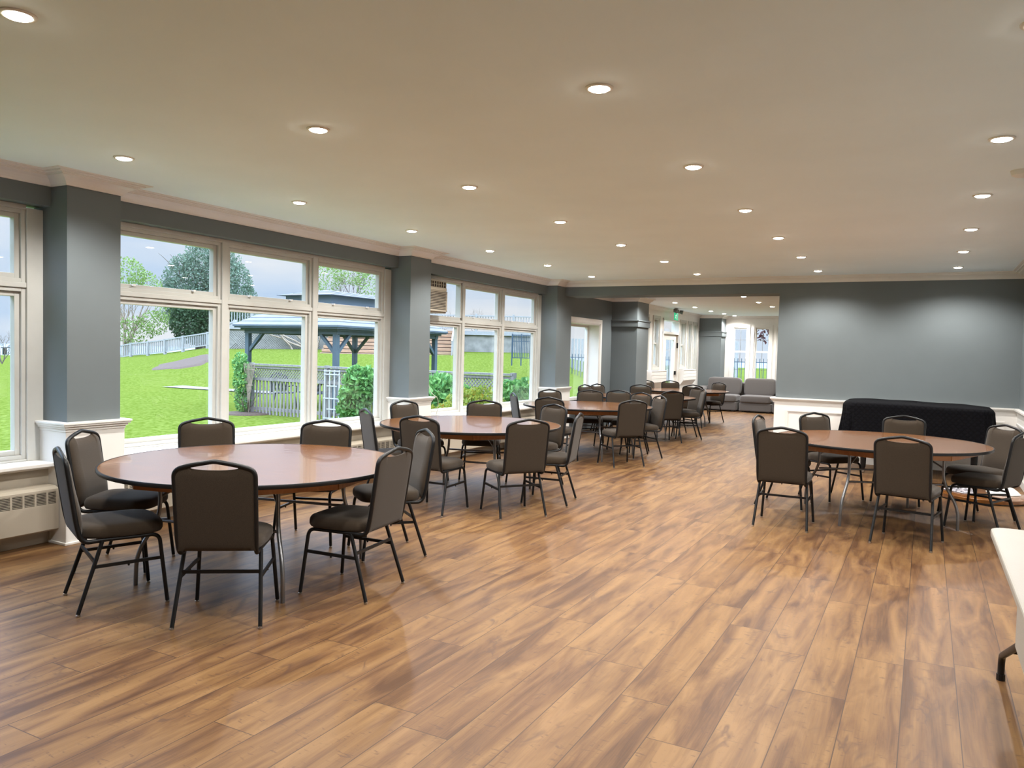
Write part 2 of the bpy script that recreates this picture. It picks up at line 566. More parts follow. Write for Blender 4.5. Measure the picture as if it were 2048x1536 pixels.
# pillars with wainscot base and cap
for (a, b) in PIL:
    top = CZ
    b2 = b if b < 12 else 12.77
    p = struct(MB().box(-6.05, XP, a, b2, 0, top).build('wall_pillar', M['wall']))
    w = MB()
    e = 0.024
    w.box(-6.04, XP + e, a - e, b2 + (e if b < 12 else -0.02), 0.0, 0.872)
    w.box(-6.04, XP + e + 0.012, a - e - 0.012, b2 + (e + 0.012 if b < 12 else -0.01), 0.0, 0.02)
    w.build('wainscot_base', M['white'], p, bevel=0.004)
    c = MB()
    for (d, z0, z1) in ((0.030, 0.850, 0.872), (0.042, 0.872, 0.890), (0.056, 0.890, 0.905), (0.064, 0.905, 0.922)):
        c.box(-6.04, XP + d, a - d, b2 + (d if b < 12 else -0.02), z0, z1)
    c.build('cap_moulding', M['white'], p, bevel=0.003)
# beam over the windows + low wall under the sills
lw = MB()
lw.box(-6.07, XB, YBK, YF, 2.533, CZ)
struct(lw.build('wall_left', M['wall']))
for i, (a, b) in enumerate(BAYS):
    struct(MB().box(-6.10, XB, a, b, -0.25, 0.60).build('wall_left', M['cream']))
    struct(MB().box(-6.05, XB + 0.012, a, b, 0, 0.09).build('baseboard_left', M['cream'], bevel=0.004))
    s = MB()
    s.box(-6.1, XB + 0.105, a, b, 0.588, 0.618)
    s.box(-6.1, XB + 0.03, a, b, 0.565, 0.588)
    struct(s.build('trim_sill', M['white'], bevel=0.006))
struct(MB().box(-6.28, XB, YBK, PIL[0][0], 0, 2.55).build('wall_left', M['wall']))

# window units: three lights wide, two high
def window_unit(name, a, b, ac=False):
    f = MB()
    g = 0.118                       # right hand casing
    z0, z1 = 0.618, 2.533
    X0 = XW                          # front of the frame
    f.box(X0 - 0.108, X0, a - 0.02, a + 0.055, z0, z1)
    f.box(X0 - 0.108, X0, b - g, b + 0.02, z0, z1 - 0.022)
    w = (b - 0.085 - (a + 0.06)) / 3
    m1, m2 = a + 1.302, b - 1.357
    cells = [(a + 0.055, m1 - 0.035), (m1 + 0.035, m2 - 0.035), (m2 + 0.035, b - g)]
    for m in (m1, m2):
        f.box(X0 - 0.108, X0, m - 0.035, m + 0.035, z0, z1 - 0.022)
    f.box(X0 - 0.108, X0 - 0.006, a, b - g, 1.918, 1.957)
    f.box(X0 - 0.108, X0 - 0.006, a, b - g, 2.497, z1)
    f.box(X0 - 0.108, X0 - 0.006, a, b - g, z0, 0.634)
    o = struct(f.build(name, M['frame'], bevel=0.004))
    for ci, (y0, y1) in enumerate(cells):
        for ri, (q0, q1) in enumerate(((0.634, 1.918), (1.957, 2.497))):
            if ac and ci == 0 and ri == 1:
                y0b = 8.93
                h = MB()
                h.box(X0 - 0.108, X0 - 0.02, y1 - 0.03, y1, q0, q1)
                h.box(X0 - 0.108, X0 - 0.02, y0, y1, q1 - 0.03, q1)
                h.box(X0 - 0.108, X0 - 0.02, y0, y1, q0, q0 + 0.04)
                h.build('opening_lining', M['frame'], o, bevel=0.003)
                MB().box(X0 - 0.10, X0 - 0.096, y0b - 0.03, y1 - 0.03, q0 + 0.04, q1 - 0.03).build('pane', M['glass'], o)
                MB().box(X0 - 0.12, X0 - 0.07, y0, y0b - 0.03, 2.47, q1).build('filler_panel', M['dark'], o)
                continue
            sh = MB()
            for (t0, t1, dx) in ((0.0, 0.030, 0.022), (0.030, 0.066, 0.048)):
                xa, xb = X0 - 0.106, X0 - dx
                sh.box(xa, xb, y0 + t0, y0 + t1, q0 + t0, q1 - t0)
                sh.box(xa, xb, y1 - t1, y1 - t0, q0 + t0, q1 - t0)
                sh.box(xa, xb, y0 + t1, y1 - t1, q0 + t0, q0 + t1)
                sh.box(xa, xb, y0 + t1, y1 - t1, q1 - t1, q1 - t0)
            s = sh.build('sash', M['frame'], o, bevel=0.003)
            MB().box(X0 - 0.094, X0 - 0.090, y0 + 0.05, y1 - 0.05, q0 + 0.05, q1 - 0.05).build('pane', M['glass'], o)
            if ri == 1:
                k = MB()
                for yy in (y0 + 0.3, y1 - 0.3):
                    k.box(X0 - 0.05, X0 - 0.02, yy - 0.012, yy + 0.012, q0 + 0.052, q0 + 0.068)
                k.build('sash_latch', M['white'], o)
    return o
for i, (a, b) in enumerate(BAYS):
    window_unit('window_%d' % (i + 1), a, b, ac=(i == 2))

# crown moulding swept round the room
CROWN = [(0, 2.677), (0.012, 2.677), (0.016, 2.690), (0.030, 2.706), (0.052, 2.724), (0.082, 2.737), (0.088, 2.737), (0.088, 2.747),
         (0.097, 2.747), (0.097, 2.754), (0.128, 2.754), (0.128, 2.764), (0.165, 2.764), (0.168, CZ)]
def sweep(path, prof, name, mat, side=1):
    # path of axis-aligned points; profile offset to the right-hand side (side=1) with mitred corners
    n = len(path)
    vs = []
    for i, p in enumerate(path):
        p = Vector(p)
        d0 = (p - Vector(path[i - 1])).normalized() if i > 0 else None
        d1 = (Vector(path[i + 1]) - p).normalized() if i < n - 1 else None
        nr = Vector((0, 0))
        for d in (d0, d1):
            if d is not None:
                q = Vector((d.y, -d.x)) * side
                if (nr - q).length > 1e-4:
                    nr += q
        for (o, z) in prof:
            vs.append((p.x + nr.x * o, p.y + nr.y * o, z))
    m = len(prof)
    fs = []
    for i in range(n - 1):
        for k in range(m - 1):
            fs.append((i * m + k, i * m + k + 1, (i + 1) * m + k + 1, (i + 1) * m + k))
    fs.append(tuple(range(m - 1, -1, -1)))
    fs.append(tuple((n - 1) * m + k for k in range(m)))
    b = MB(); b.add(vs, fs)
    return struct(b.build(name, mat))
path = [(XB, YBK)]
for (a, b) in PIL:
    path += [(XB, a), (XP, a), (XP, b)]
    if b < 12:
        path += [(XB, b)]
path += [(XR, YF), (XR, YBK)]
sweep([Vector(p) for p in path], CROWN, 'trim_crown', M['white'])

# far wall and lintel
XO = -2.03
struct(MB().box(XO, XR + 0.2, YF, YF + 0.56, 0, CZ).build('wall_back', M['wall']))
struct(MB().box(XP, XO, YF, YF + 0.56, 2.523, CZ).build('wall_back_lintel', M['wall']))
struct(MB().box(XR, XR + 0.25, YBK, YF + 0.1, 0, CZ).build('wall_right', M['wall']))
struct(MB().box(-6.3, XR + 0.25, YBK - 0.2, YBK, 0, CZ).build('wall_front', M['wall']))
def rail_profile(z):
    return [(0.0, z - 0.072), (0.022, z - 0.072), (0.030, z - 0.050), (0.040, z - 0.046), (0.054, z - 0.030), (0.062, z - 0.018), (0.062, z), (0.0, z)]
wb = MB()
wb.box(XO - 0.012, XR, YF - 0.022, YF, 0, 0.87)
wb.box(XR - 0.022, XR, YBK, YF - 0.02, 0, 0.87)
struct(wb.build('wall_back_wainscot', M['white']))
sweep([Vector(p) for p in ((XO - 0.012, YF + 0.3), (XO - 0.012, YF - 0.0), (XR, YF), (XR, YBK))], rail_profile(0.922), 'trim_chair_rail', M['white'])
bb = [(0, 0), (0.036, 0), (0.036, 0.09), (0.028, 0.105), (0.022, 0.115), (0, 0.115)]
sweep([Vector(p) for p in ((XO - 0.012, YF + 0.3), (XO - 0.012, YF), (XR, YF), (XR, YBK))], bb, 'baseboard_back', M['white'])
def panel_frame(x0, x1, z0, z1, y, name='trim_panel'):
    b = MB()
    for (o, t, dep) in ((0.0, 0.016, 0.016), (0.016, 0.014, 0.009)):
        b.box(x0 + o, x0 + o + t, y - dep, y, z0 + o, z1 - o)
        b.box(x1 - o - t, x1 - o, y - dep, y, z0 + o, z1 - o)
        b.box(x0 + o + t, x1 - o - t, y - dep, y, z0 + o, z0 + o + t)
        b.box(x0 + o + t, x1 - o - t, y - dep, y, z1 - o - t, z1 - o)
    return struct(b.build(name, M['white']))
for (x0, x1) in ((-1.86, -0.98), (-0.82, 0.06), (0.20, 0.98)):
    panel_frame(x0, x1, 0.24, 0.735, YF - 0.022)
for yy in (11.3, 9.9, 8.5, 7.1, 5.7):
    b = MB()
    for (o, t, dep) in ((0.0, 0.016, 0.016), (0.016, 0.014, 0.009)):
        X = XR - 0.022
        b.box(X - dep, X, yy + o, yy + o + t, 0.24 + o, 0.735 - o)
        b.box(X - dep, X, yy + 1.0 - o - t, yy + 1.0 - o, 0.24 + o, 0.735 - o)
        b.box(X - dep, X, yy + o + t, yy + 1.0 - o - t, 0.24 + o, 0.24 + o + t)
        b.box(X - dep, X, yy + o + t, yy + 1.0 - o - t, 0.735 - o - t, 0.735 - o)
    struct(b.build('trim_panel', M['white']))

# ---------------------------------------------------------------- lounge beyond the opening
def wall_x(x0, x1, y0, y1, z0, z1, holes, name, mat):
    # wall slab along y with rectangular holes (ya,yb,za,zb)
    b = MB()
    ys = sorted(set([y0, y1] + [h[0] for h in holes] + [h[1] for h in holes]))
    for a, c in zip(ys[:-1], ys[1:]):
        hs = sorted([h for h in holes if h[0] <= a + 1e-6 and h[1] >= c - 1e-6], key=lambda h: h[2])
        z = z0
        for h in hs:
            if h[2] > z:
                b.box(x0, x1, a, c, z, h[2])
            z = h[3]
        if z < z1:
            b.box(x0, x1, a, c, z, z1)
    return struct(b.build(name, mat))
XL = -5.95
wall_x(XL - 0.30, XL, YF + 0.2, 15.62, 0, CZ2 + 0.05, [(12.95, 14.93, 0.58, 2.115)], 'wall_left_lounge', M['wall'])
# deep set tall window
dw = MB()
ya, yb, za, zb = 12.95, 14.93, 0.58, 2.115
for (o, t, d) in ((-0.10, 0.085, 0.022), (-0.02, 0.02, 0.012)):
    dw.box(XL, XL + d, ya + o, ya + o + t, za + o, zb - o)
    dw.box(XL, XL + d, yb - o - t, yb - o, za + o, zb - o)
    dw.box(XL, XL + d, ya + o + t, yb - o - t, zb - o - t, zb - o)
dw.box(XL - 0.30, XL + 0.06, ya - 0.1, yb + 0.1, za - 0.035, za)
dw.box(XL - 0.30, XL, ya, ya + 0.015, za, zb)
dw.box(XL - 0.30, XL, yb - 0.015, yb, za, zb)
dw.box(XL - 0.30, XL, ya, yb, zb - 0.015, zb)
win4 = struct(dw.build('window_4', M['white'], bevel=0.003))
sh = MB()
for (p0, p1) in ((ya, 13.87), (13.87, yb)):
    for (q0, q1) in ((p0, p0 + 0.055), (p1 - 0.055, p1)):
        sh.box(XL - 0.30, XL - 0.24, q0, q1, za, zb)
    sh.box(XL - 0.30, XL - 0.24, p0 + 0.055, p1 - 0.055, za, za + 0.06)
    sh.box(XL - 0.30, XL - 0.24, p0 + 0.055, p1 - 0.055, zb - 0.06, zb)
sh.build('sash', M['white'], win4)
MB().box(XL - 0.274, XL - 0.270, ya, yb, za + 0.03, zb - 0.03).build('pane', M['glass'], win4)
# pillars of the lounge, with a band
def lounge_pillar(x0, x1, y0, y1):
    p = struct(MB().box(x0, x1, y0, y1, 0, CZ2 + 0.05).build('wall_pillar', M['wall']))
    e = 0.03
    b = MB().box(x0, x1 + e, y0 - e, y1 + e, 2.105, 2.235)
    b.box(x0, x1 + e + 0.015, y0 - e - 0.015, y1 + e + 0.015, 2.225, 2.250)
    b.build('band', M['wall'], p, bevel=0.004)
    return p
lounge_pillar(XL - 0.35, -5.38, 15.62, 16.36)
lounge_pillar(XL - 0.35, -5.30, 22.86, YE + 0.2)
H2 = [(17.62, 18.08, 1.16, 2.43), (18.50, 18.95, 1.22, 2.43), (19.25, 20.70, 0, 2.46), (20.87, 21.34, 1.22, 2.43),
      (21.64, 21.95, 1.09, 2.43), (22.20, 22.55, 1.09, 2.43)]
wall_x(XL - 0.2, XL, 16.36, 22.90, 0, CZ2 + 0.05, H2, 'wall_left_lounge', M['white'])
def dh_window_x(name, h):
    y0, y1, z0, z1 = h
    f = MB()
    for (o, t, d) in ((-0.07, 0.07, 0.02), (0, 0.03, 0.0)):
        f.box(XL - 0.12, XL + d, y0 + o, y0 + o + t, z0 + o, z1 - o)
        f.box(XL - 0.12, XL + d, y1 - o - t, y1 - o, z0 + o, z1 - o)
        f.box(XL - 0.12, XL + d, y0 + o + t, y1 - o - t, z1 - o - t, z1 - o)
        f.box(XL - 0.12, XL + d, y0 + o + t, y1 - o - t, z0 + o, z0 + o + t)
    o = struct(f.build(name, M['frame'], bevel=0.003))
    zm = z0 + (z1 - z0) * 0.49
    for (q0, q1, dx) in ((z0 + 0.03, zm + 0.02, 0.05), (zm - 0.02, z1 - 0.03, 0.09)):
        s = MB()
        s.box(XL - dx - 0.03, XL - dx, y0 + 0.03, y0 + 0.065, q0, q1)
        s.box(XL - dx - 0.03, XL - dx, y1 - 0.065, y1 - 0.03, q0, q1)
        s.box(XL - dx - 0.03, XL - dx, y0 + 0.065, y1 - 0.065, q0, q0 + 0.04)
        s.box(XL - dx - 0.03, XL - dx, y0 + 0.065, y1 - 0.065, q1 - 0.04, q1)
        s.build('sash', M['frame'], o)
        MB().box(XL - dx - 0.017, XL - dx - 0.013, y0 + 0.05, y1 - 0.05, q0 + 0.02, q1 - 0.02).build('pane', M['glass'], o)
for i, k in enumerate((0, 1, 3, 4, 5)):
    dh_window_x('window_%d' % (5 + i), H2[k])
# garden door with transom
dr = MB()
y0, y1 = 19.25, 20.70
for (a, b) in ((y0, y0 + 0.05), (y1 - 0.05, y1)):
    dr.box(XL - 0.16, XL + 0.02, a, b, 0, 2.46)
dr.box(XL - 0.16, XL + 0.02, y0, y1, 2.42, 2.48)
dr.box(XL - 0.16, XL + 0.015, y0, y1, 2.075, 2.135)
door = struct(dr.build('door_1', M['white'], bevel=0.003))
MB().box(XL - 0.09, XL - 0.086, y0 + 0.05, y1 - 0.05, 2.135, 2.42).build('transom_pane', M['glass'], door)
for (a, b) in ((y0 + 0.05, y0 + 0.33), (y0 + 0.34, y1 - 0.05)):
    l = MB()
    st = 0.09 if b - a < 0.5 else 0.17
    l.box(XL - 0.10, XL - 0.055, a, a + st, 0.01, 2.07)
    l.box(XL - 0.10, XL - 0.055, b - st, b, 0.01, 2.07)
    l.box(XL - 0.10, XL - 0.055, a + st, b - st, 0.01, 0.35)
    l.box(XL - 0.10, XL - 0.055, a + st, b - st, 1.93, 2.07)
    leaf = l.build('door_leaf', M['white'], door, bevel=0.003)
    MB().box(XL - 0.08, XL - 0.076, a + st, b - st, 0.35, 1.93).build('pane', M['glass'], leaf)
    MB().box(XL - 0.055, XL - 0.01, b - 0.10, b - 0.04, 1.00, 1.10).build('handle', M['black'], leaf)
MB().box(XL - 0.03, XL + 0.01, y1 - 0.06, y1 - 0.01, 1.72, 1.86).build('door_closer', M['black'], door)
# lounge back wall with sash windows
HB = [(-5.10, -4.64), (-4.47, -4.01), (-3.84, -3.38), (-2.7, -2.2), (-2.05, -1.6)]
bk = MB()
xs = [-6.2] + [v for h in HB for v in h] + [0.3]
for i in range(0, len(xs), 2):
    bk.box(xs[i], xs[i + 1], YE, YE + 0.25, 0, CZ2 + 0.05)
for (a, b) in HB:
    bk.box(a, b, YE, YE + 0.25, 0, 0.60)
    bk.box(a, b, YE, YE + 0.25, 2.42, CZ2 + 0.05)
struct(bk.build('wall_back_lounge', M['white']))
for i, (a, b) in enumerate(HB[:3]):
    f = MB()
    for (o, t, d) in ((-0.06, 0.06, 0.02), (0, 0.03, 0.0)):
        f.box(a + o, a + o + t, YE - d, YE + 0.1, 0.6 + o, 2.42 - o)
        f.box(b - o - t, b - o, YE - d, YE + 0.1, 0.6 + o, 2.42 - o)
        f.box(a + o + t, b - o - t, YE - d, YE + 0.1, 2.42 - o - t, 2.42 - o)
    f.box(a - 0.06, b + 0.06, YE - 0.04, YE + 0.1, 0.56, 0.60)
    o = struct(f.build('window_%d' % (10 + i), M['white'], bevel=0.003))
    for (q0, q1, dy) in ((0.61, 1.70, 0.03), (1.66, 2.39, 0.06)):
        s = MB()
        s.box(a + 0.03, a + 0.065, YE + dy, YE + dy + 0.03, q0, q1)
        s.box(b - 0.065, b - 0.03, YE + dy, YE + dy + 0.03, q0, q1)
        s.box(a + 0.065, b - 0.065, YE + dy, YE + dy + 0.03, q0, q0 + 0.045)
        s.box(a + 0.065, b - 0.065, YE + dy, YE + dy + 0.03, q1 - 0.045, q1)
        s.build('sash', M['white'], o)
        g = MB()
        g.box((a + b) / 2 - 0.005, (a + b) / 2 + 0.005, YE + dy + 0.010, YE + dy + 0.020, q0 + 0.04, q1 - 0.04)
        g.box(a + 0.06, b - 0.06, YE + dy + 0.010, YE + dy + 0.020, (q0 + q1) / 2 - 0.005, (q0 + q1) / 2 + 0.005)
        g.build('glazing_bar', M['greyplastic'], o)
        MB().box(a + 0.05, b - 0.05, YE + dy + 0.013, YE + dy + 0.017, q0 + 0.03, q1 - 0.03).build('pane', M['glass'], o)
struct(MB().box(0.1, 0.3, YF + 0.5, YE, 0, CZ2 + 0.05).build('wall_right_lounge', M['wall']))
CR2 = [(0, CZ2 - 0.09), (0.012, CZ2 - 0.09), (0.03, CZ2 - 0.06), (0.07, CZ2 - 0.03), (0.075, CZ2 - 0.015), (0.11, CZ2 - 0.01), (0.112, CZ2)]
sweep([Vector(p) for p in ((XL, YF + 0.57), (XL, 15.62), (-5.38, 15.62), (-5.38, 16.36), (XL, 16.36), (XL, 22.86), (-5.30, 22.86), (-5.30, YE), (0.1, YE))], CR2, 'trim_crown', M['white'])

# ---------------------------------------------------------------- banquet chairs
def smooth_path(pts, n=6):
    # Catmull-Rom through the points
    P = [Vector(p) for p in pts]
    out = []
    for i in range(len(P) - 1):
        p0 = P[max(i - 1, 0)]; p1 = P[i]; p2 = P[i + 1]; p3 = P[min(i + 2, len(P) - 1)]
        for k in range(n):
            t = k / n
            out.append(0.5 * ((2 * p1) + (-p0 + p2) * t + (2 * p0 - 5 * p1 + 4 * p2 - p3) * t * t + (-p0 + 3 * p1 - 3 * p2 + p3) * t ** 3))
    out.append(P[-1])
    return out

def fillet(pts, rads, n=5):
    P = [Vector(p) for p in pts]
    out = [P[0]]
    for i in range(1, len(P) - 1):
        r = rads[i - 1]
        a = (P[i - 1] - P[i]); b = (P[i + 1] - P[i])
        la, lb = a.length, b.length
        a.normalize(); b.normalize()
        d = min(r, la * 0.48, lb * 0.48)
        if r <= 0:
            out.append(P[i]); continue
        s = P[i] + a * d; e = P[i] + b * d
        for k in range(n + 1):
            t = k / n
            out.append(s * (1 - t) ** 2 + P[i] * 2 * t * (1 - t) + e * t * t)
    out.append(P[-1])
    return out

def back_y(z):
    return -0.222 + (z - 0.42) / (0.915 - 0.42) * (-0.076)

def make_chair():
    t = thing('banquet_chair', '', 'chair')
    # seat cushion
    N = 44
    def outline(k):
        a = 2 * PI * k / N
        c, s_ = math.cos(a), math.sin(a)
        e = 0.46
        x = 0.222 * math.copysign(abs(c) ** e, c)
        y = 0.228 * math.copysign(abs(s_) ** e, s_)
        x *= 1.0 + 0.03 * (y / 0.228) - (0.05 if y > 0.16 else 0)
        return x, y + 0.012
    prof = [(0.90, 0.418), (0.97, 0.420), (1.0, 0.436), (1.0, 0.455), (0.985, 0.470), (0.95, 0.482), (0.86, 0.491), (0.72, 0.4955), (0.55, 0.498), (0.35, 0.4995), (0.15, 0.500), (0.02, 0.500)]
    b = MB()
    vs = []; fs = []
    for (sc, z) in prof:
        for k in range(N):
            x, y = outline(k)
            vs.append((x * sc, y * sc, z))
    for i in range(len(prof) - 1):
        for k in range(N):
            fs.append((i * N + k, i * N + (k + 1) % N, (i + 1) * N + (k + 1) % N, (i + 1) * N + k))
    fs.append(tuple(range(N - 1, -1, -1)))
    fs.append(tuple((len(prof) - 1) * N + k for k in range(N)))
    b.add(vs, fs)
    b.build('seat', M['fabric'], t, smooth=60)
    # back frame hoop: side rails, shoulders, peaked handle, J-curve under the seat
    def hoop(sd):
        return [(sd * 0.196, -0.085, 0.408), (sd * 0.200, back_y(0.40) + 0.01, 0.402), (sd * 0.206, back_y(0.50), 0.50), (sd * 0.2085, back_y(0.855), 0.872), (sd * 0.125, back_y(0.90), 0.897)]
    Lh = fillet(hoop(-1) + [(0, back_y(0.918), 0.9195)], [0.055, 0.10, 0.075, 0.03], 6)
    Rh = fillet(hoop(1) + [(0, back_y(0.918), 0.9195)], [0.055, 0.10, 0.075, 0.03], 6)
    pts = Lh[:-1]
    apex = Lh[-1]
    pts = Lh[:-1] + [apex.lerp(Lh[-2], 0.12), apex - Vector((0, 0, 0.002)), apex.lerp(Rh[-2], 0.12)] + list(reversed(Rh[:-1]))
    MB().tube(pts, 0.0130, 10, r2=0.0125).build('back_frame', M['black'], t, smooth=50)
    # padded back
    xs_ = [0.0, 0.03, 0.06, 0.085, 0.102, 0.113, 0.120, 0.1235, 0.135, 0.15, 0.165, 0.178, 0.188, 0.195, 0.200, 0.2035]
    xs_ = [-x for x in reversed(xs_[1:])] + xs_
    nu, nv = len(xs_), 21
    side = [p for p in Rh if p.z > 0.6]
    def hoop_z(x):
        for p, q in zip(side[:-1], side[1:]):
            if q.x <= x <= p.x:
                f = (p.x - x) / max(1e-6, p.x - q.x)
                return p.z + (q.z - p.z) * f
        return side[0].z if x > 0.2 else 0.90
    def ztop(x):
        x = abs(x)
        if x < 0.1222:
            return 0.871 + 0.010 * (x / 0.12) ** 3
        return min(hoop_z(min(x, 0.2075)) - 0.004, 0.893)
    def surf(front):
        def fn(i, j):
            x = xs_[int(round(i * (nu - 1)))]
            u = x / 0.2035
            zt = ztop(x)
            z = 0.425 + (zt - 0.425) * j
            q = max(0.0, (1 - abs(u) ** 7)) * max(0.0, 1 - abs(2 * j - 1) ** 9)
            lum = 0.75 + 0.35 * math.exp(-((j - 0.3) / 0.25) ** 2)
            off = (0.004 + 0.036 * q ** 0.6 * lum) if front else (-0.004 - 0.007 * q ** 0.5)
            return (x, back_y(z) + off, z)
        return fn
    b = MB()
    b.grid(surf(True), nu, nv)
    b.grid(surf(False), nu, nv)
    off = nu * nv
    rim = [i for i in range(nu)] + [j * nu + nu - 1 for j in range(1, nv)] + [(nv - 1) * nu + i for i in range(nu - 2, -1, -1)] + [j * nu for j in range(nv - 2, 0, -1)]
    for a, c in zip(rim, rim[1:] + rim[:1]):
        b.f.append((a, c, c + off, a + off))
    b.build('backrest', M['fabric'], t, smooth=70)
    # seat frame
    b = MB()
    for sd in (-1, 1):
        b.tube([(sd * 0.200, -0.12, 0.408), (sd * 0.202, 0.14, 0.408)], 0.011, 8)
    b.tube([(-0.2, 0.10, 0.408), (0.2, 0.10, 0.408)], 0.010, 8)
    b.tube([(-0.2, -0.115, 0.408), (0.2, -0.115, 0.408)], 0.010, 8)
    b.build('seat_frame', M['black'], t, smooth=50)
    for sd in (-1, 1):
        pf = fillet([(sd * 0.202, 0.10, 0.409), (sd * 0.205, 0.196, 0.409), (sd * 0.233, 0.236, 0.012)], [0.07], 7)
        l = MB().tube(pf, 0.0115, 9).build('leg', M['black'], t, smooth=50)
        MB().lathe([(0.009, 0.0), (0.0115, 0.002), (0.0115, 0.008), (0.006, 0.009), (0.006, 0.016)], 12, (sd * 0.233, 0.236, 0)).build('glide', M['chrome'], l, smooth=50)
        pr = [(sd * 0.204, -0.105, 0.405), (sd * 0.230, -0.231, 0.012)]
        l = MB().tube(pr, 0.0115, 9).build('leg', M['black'], t, smooth=50)
        MB().lathe([(0.009, 0.0), (0.0115, 0.002), (0.0115, 0.008), (0.006, 0.009), (0.006, 0.016)], 12, (sd * 0.230, -0.231, 0)).build('glide', M['chrome'], l, smooth=50)
        s = MB().bar((sd * 0.214, -0.152, 0.262), (sd * 0.215, 0.207, 0.270), 0.012, 0.018)
        s.lathe([(0.004, -0.02), (0.006, -0.018), (0.006, -0.008)], 8, (sd * 0.214, 0.03, 0.266))
        s.build('side_stretcher', M['black'], t)
    MB().bar((-0.212, -0.145, 0.290), (0.212, -0.145, 0.290), 0.012, 0.018).build('rear_stretcher', M['black'], t)
    return t

CH = [
 (-4.218, 2.936, 65.8, 'leftmost chair in the photo, seen side-on beside the wall heater', 'a'),
 (-4.819, 3.429, 30.2, 'chair standing against the white base of the nearest pillar', 'a'),
 (-3.442, 3.087, 124.3, 'nearest chair at the front window table, its whole dark back to the camera', 'a'),
 (-4.979, 4.277, -35.6, 'chair behind the front window table, left one of its two window-side chairs', 'a'),
 (-4.267, 4.679, -68.1, 'chair behind the front window table, right one of its two window-side chairs', 'a'),
 (-3.159, 3.846, -172.5, 'chair on the right of the front window table, seat drawn clear, facing left', 'a'),
 (-3.530, 4.677, -127.4, 'pale-lit chair behind the right-hand chair of the front window table', 'a'),
 (-4.766, 6.393, 55.4, 'edge-on chair under the middle window, left end of the second window table', 'b'),
 (-5.121, 7.385, -12.7, 'chair in front of the white base of the second pillar', 'b'),
 (-4.660, 8.004, -64.9, 'chair behind the second window table, between pillar and yellow-green shrub outside', 'b'),
 (-4.083, 6.142, 91.6, 'chair at the near left of the second window table, overlapped by the pale-lit chair', 'b'),
 (-3.387, 6.440, 142.6, 'dark-backed chair at the near side of the second window table, back to the camera', 'b'),
 (-3.935, 7.997, -110.6, 'pale-fronted chair with bright frame behind right end of the second window table', 'b'),
 (-3.359, 7.182, -167.5, 'edge-on chair at the right end of the second window table, facing left', 'b'),
 (-5.097, 10.222, 41.6, 'edge-on chair under the third window, left end of the third window table', 'c'),
 (-5.189, 11.325, -36.1, 'chair in front of the white base of the third pillar', 'c'),
 (-4.799, 11.694, -69.6, 'chair behind the third window table with brown padded front, left of two', 'c'),
 (-4.524, 12.058, -87.2, 'grey-lit chair behind the third window table, right of two', 'c'),
 (-4.500, 9.803, 92.1, 'chair at the near left of the third window table, just before the pillar chair', 'c'),
 (-3.641, 10.068, 139.1, 'dark-backed chair at the near side of the third window table, back to the camera', 'c'),
 (-4.096, 11.634, -111.4, 'white-rimmed pale chair at the right rear of the third window table', 'c'),
 (-3.700, 11.089, -134.8, 'narrow bright chair at the right end of the third window table', 'c'),
 (-5.520, 13.803, -15.2, 'chair by the deep-set tall window, nearer the camera of two', 'd'),
 (-5.500, 14.360, -19.2, 'chair by the deep-set tall window, farther from the camera of two', 'd'),
 (-4.975, 14.802, -69.2, 'chair with padded front before the banded grey pillar, behind the fourth table', 'd'),
 (-4.080, 14.700, -131.1, 'pale chair at the right rear of the fourth table, in front of the sofa', 'd'),
 (-3.840, 14.100, -154.5, 'dark angled chair at the right end of the fourth table', 'd'),
 (-4.000, 13.200, 134.0, 'dark-backed chair at the near side of the fourth table, back to the camera', 'd'),
 (-5.530, 17.460, -30.0, 'grey slanted chair farthest left at the fifth table, before the white slatted cover', 'e'),
 (-5.220, 17.850, -60.0, 'dark chair behind the fifth table, before the garden door', 'e'),
 (-4.400, 16.280, 118.0, 'dark-backed chair at the fifth table, just left of the sofa seat', 'e'),
 (-4.380, 17.980, -120.0, 'chair at the right of the fifth table, standing out in front of the sofa', 'e'),
 (-1.256, 8.450, -4.9, 'edge-on chair at the left end of the table by the piano', 'f'),
 (-1.098, 7.439, 90.7, 'brown-backed chair at the near left of the table by the piano', 'f'),
 (-0.085, 7.309, 79.3, 'brown-backed chair at the near middle of the piano-side table, nearest the camera', 'f'),
 (-0.871, 9.168, -40.7, 'chair behind the piano-side table, before the white wall panel', 'f'),
 (-0.212, 9.374, -95.1, 'chair behind the piano-side table, directly before the black piano cover', 'f'),
 (0.500, 8.930, -140.8, 'pale chair with silver-lit frame at the right rear of the piano-side table', 'f'),
 (0.520, 8.330, 156.3, 'chair at the right of the piano-side table, half behind the white folding table end', 'f'),
]
GRP = {'a': 'chairs round the front window table', 'b': 'chairs round the second window table', 'c': 'chairs round the third window table',
       'd': 'chairs round the fourth table', 'e': 'chairs round the fifth table', 'f': 'chairs round the piano-side table'}
proto = make_chair()
for i, (x, y, a, lab, g) in enumerate(CH):
    lab = 'banquet ' + lab
    rz = math.radians(a - 90)
    if i == 0:
        proto.location = (x, y, 0); proto.rotation_euler = (0, 0, rz); proto['label'] = lab; proto['group'] = GRP[g]
    else:
        dup(proto, (x, y, 0), rz, lab, GRP[g])

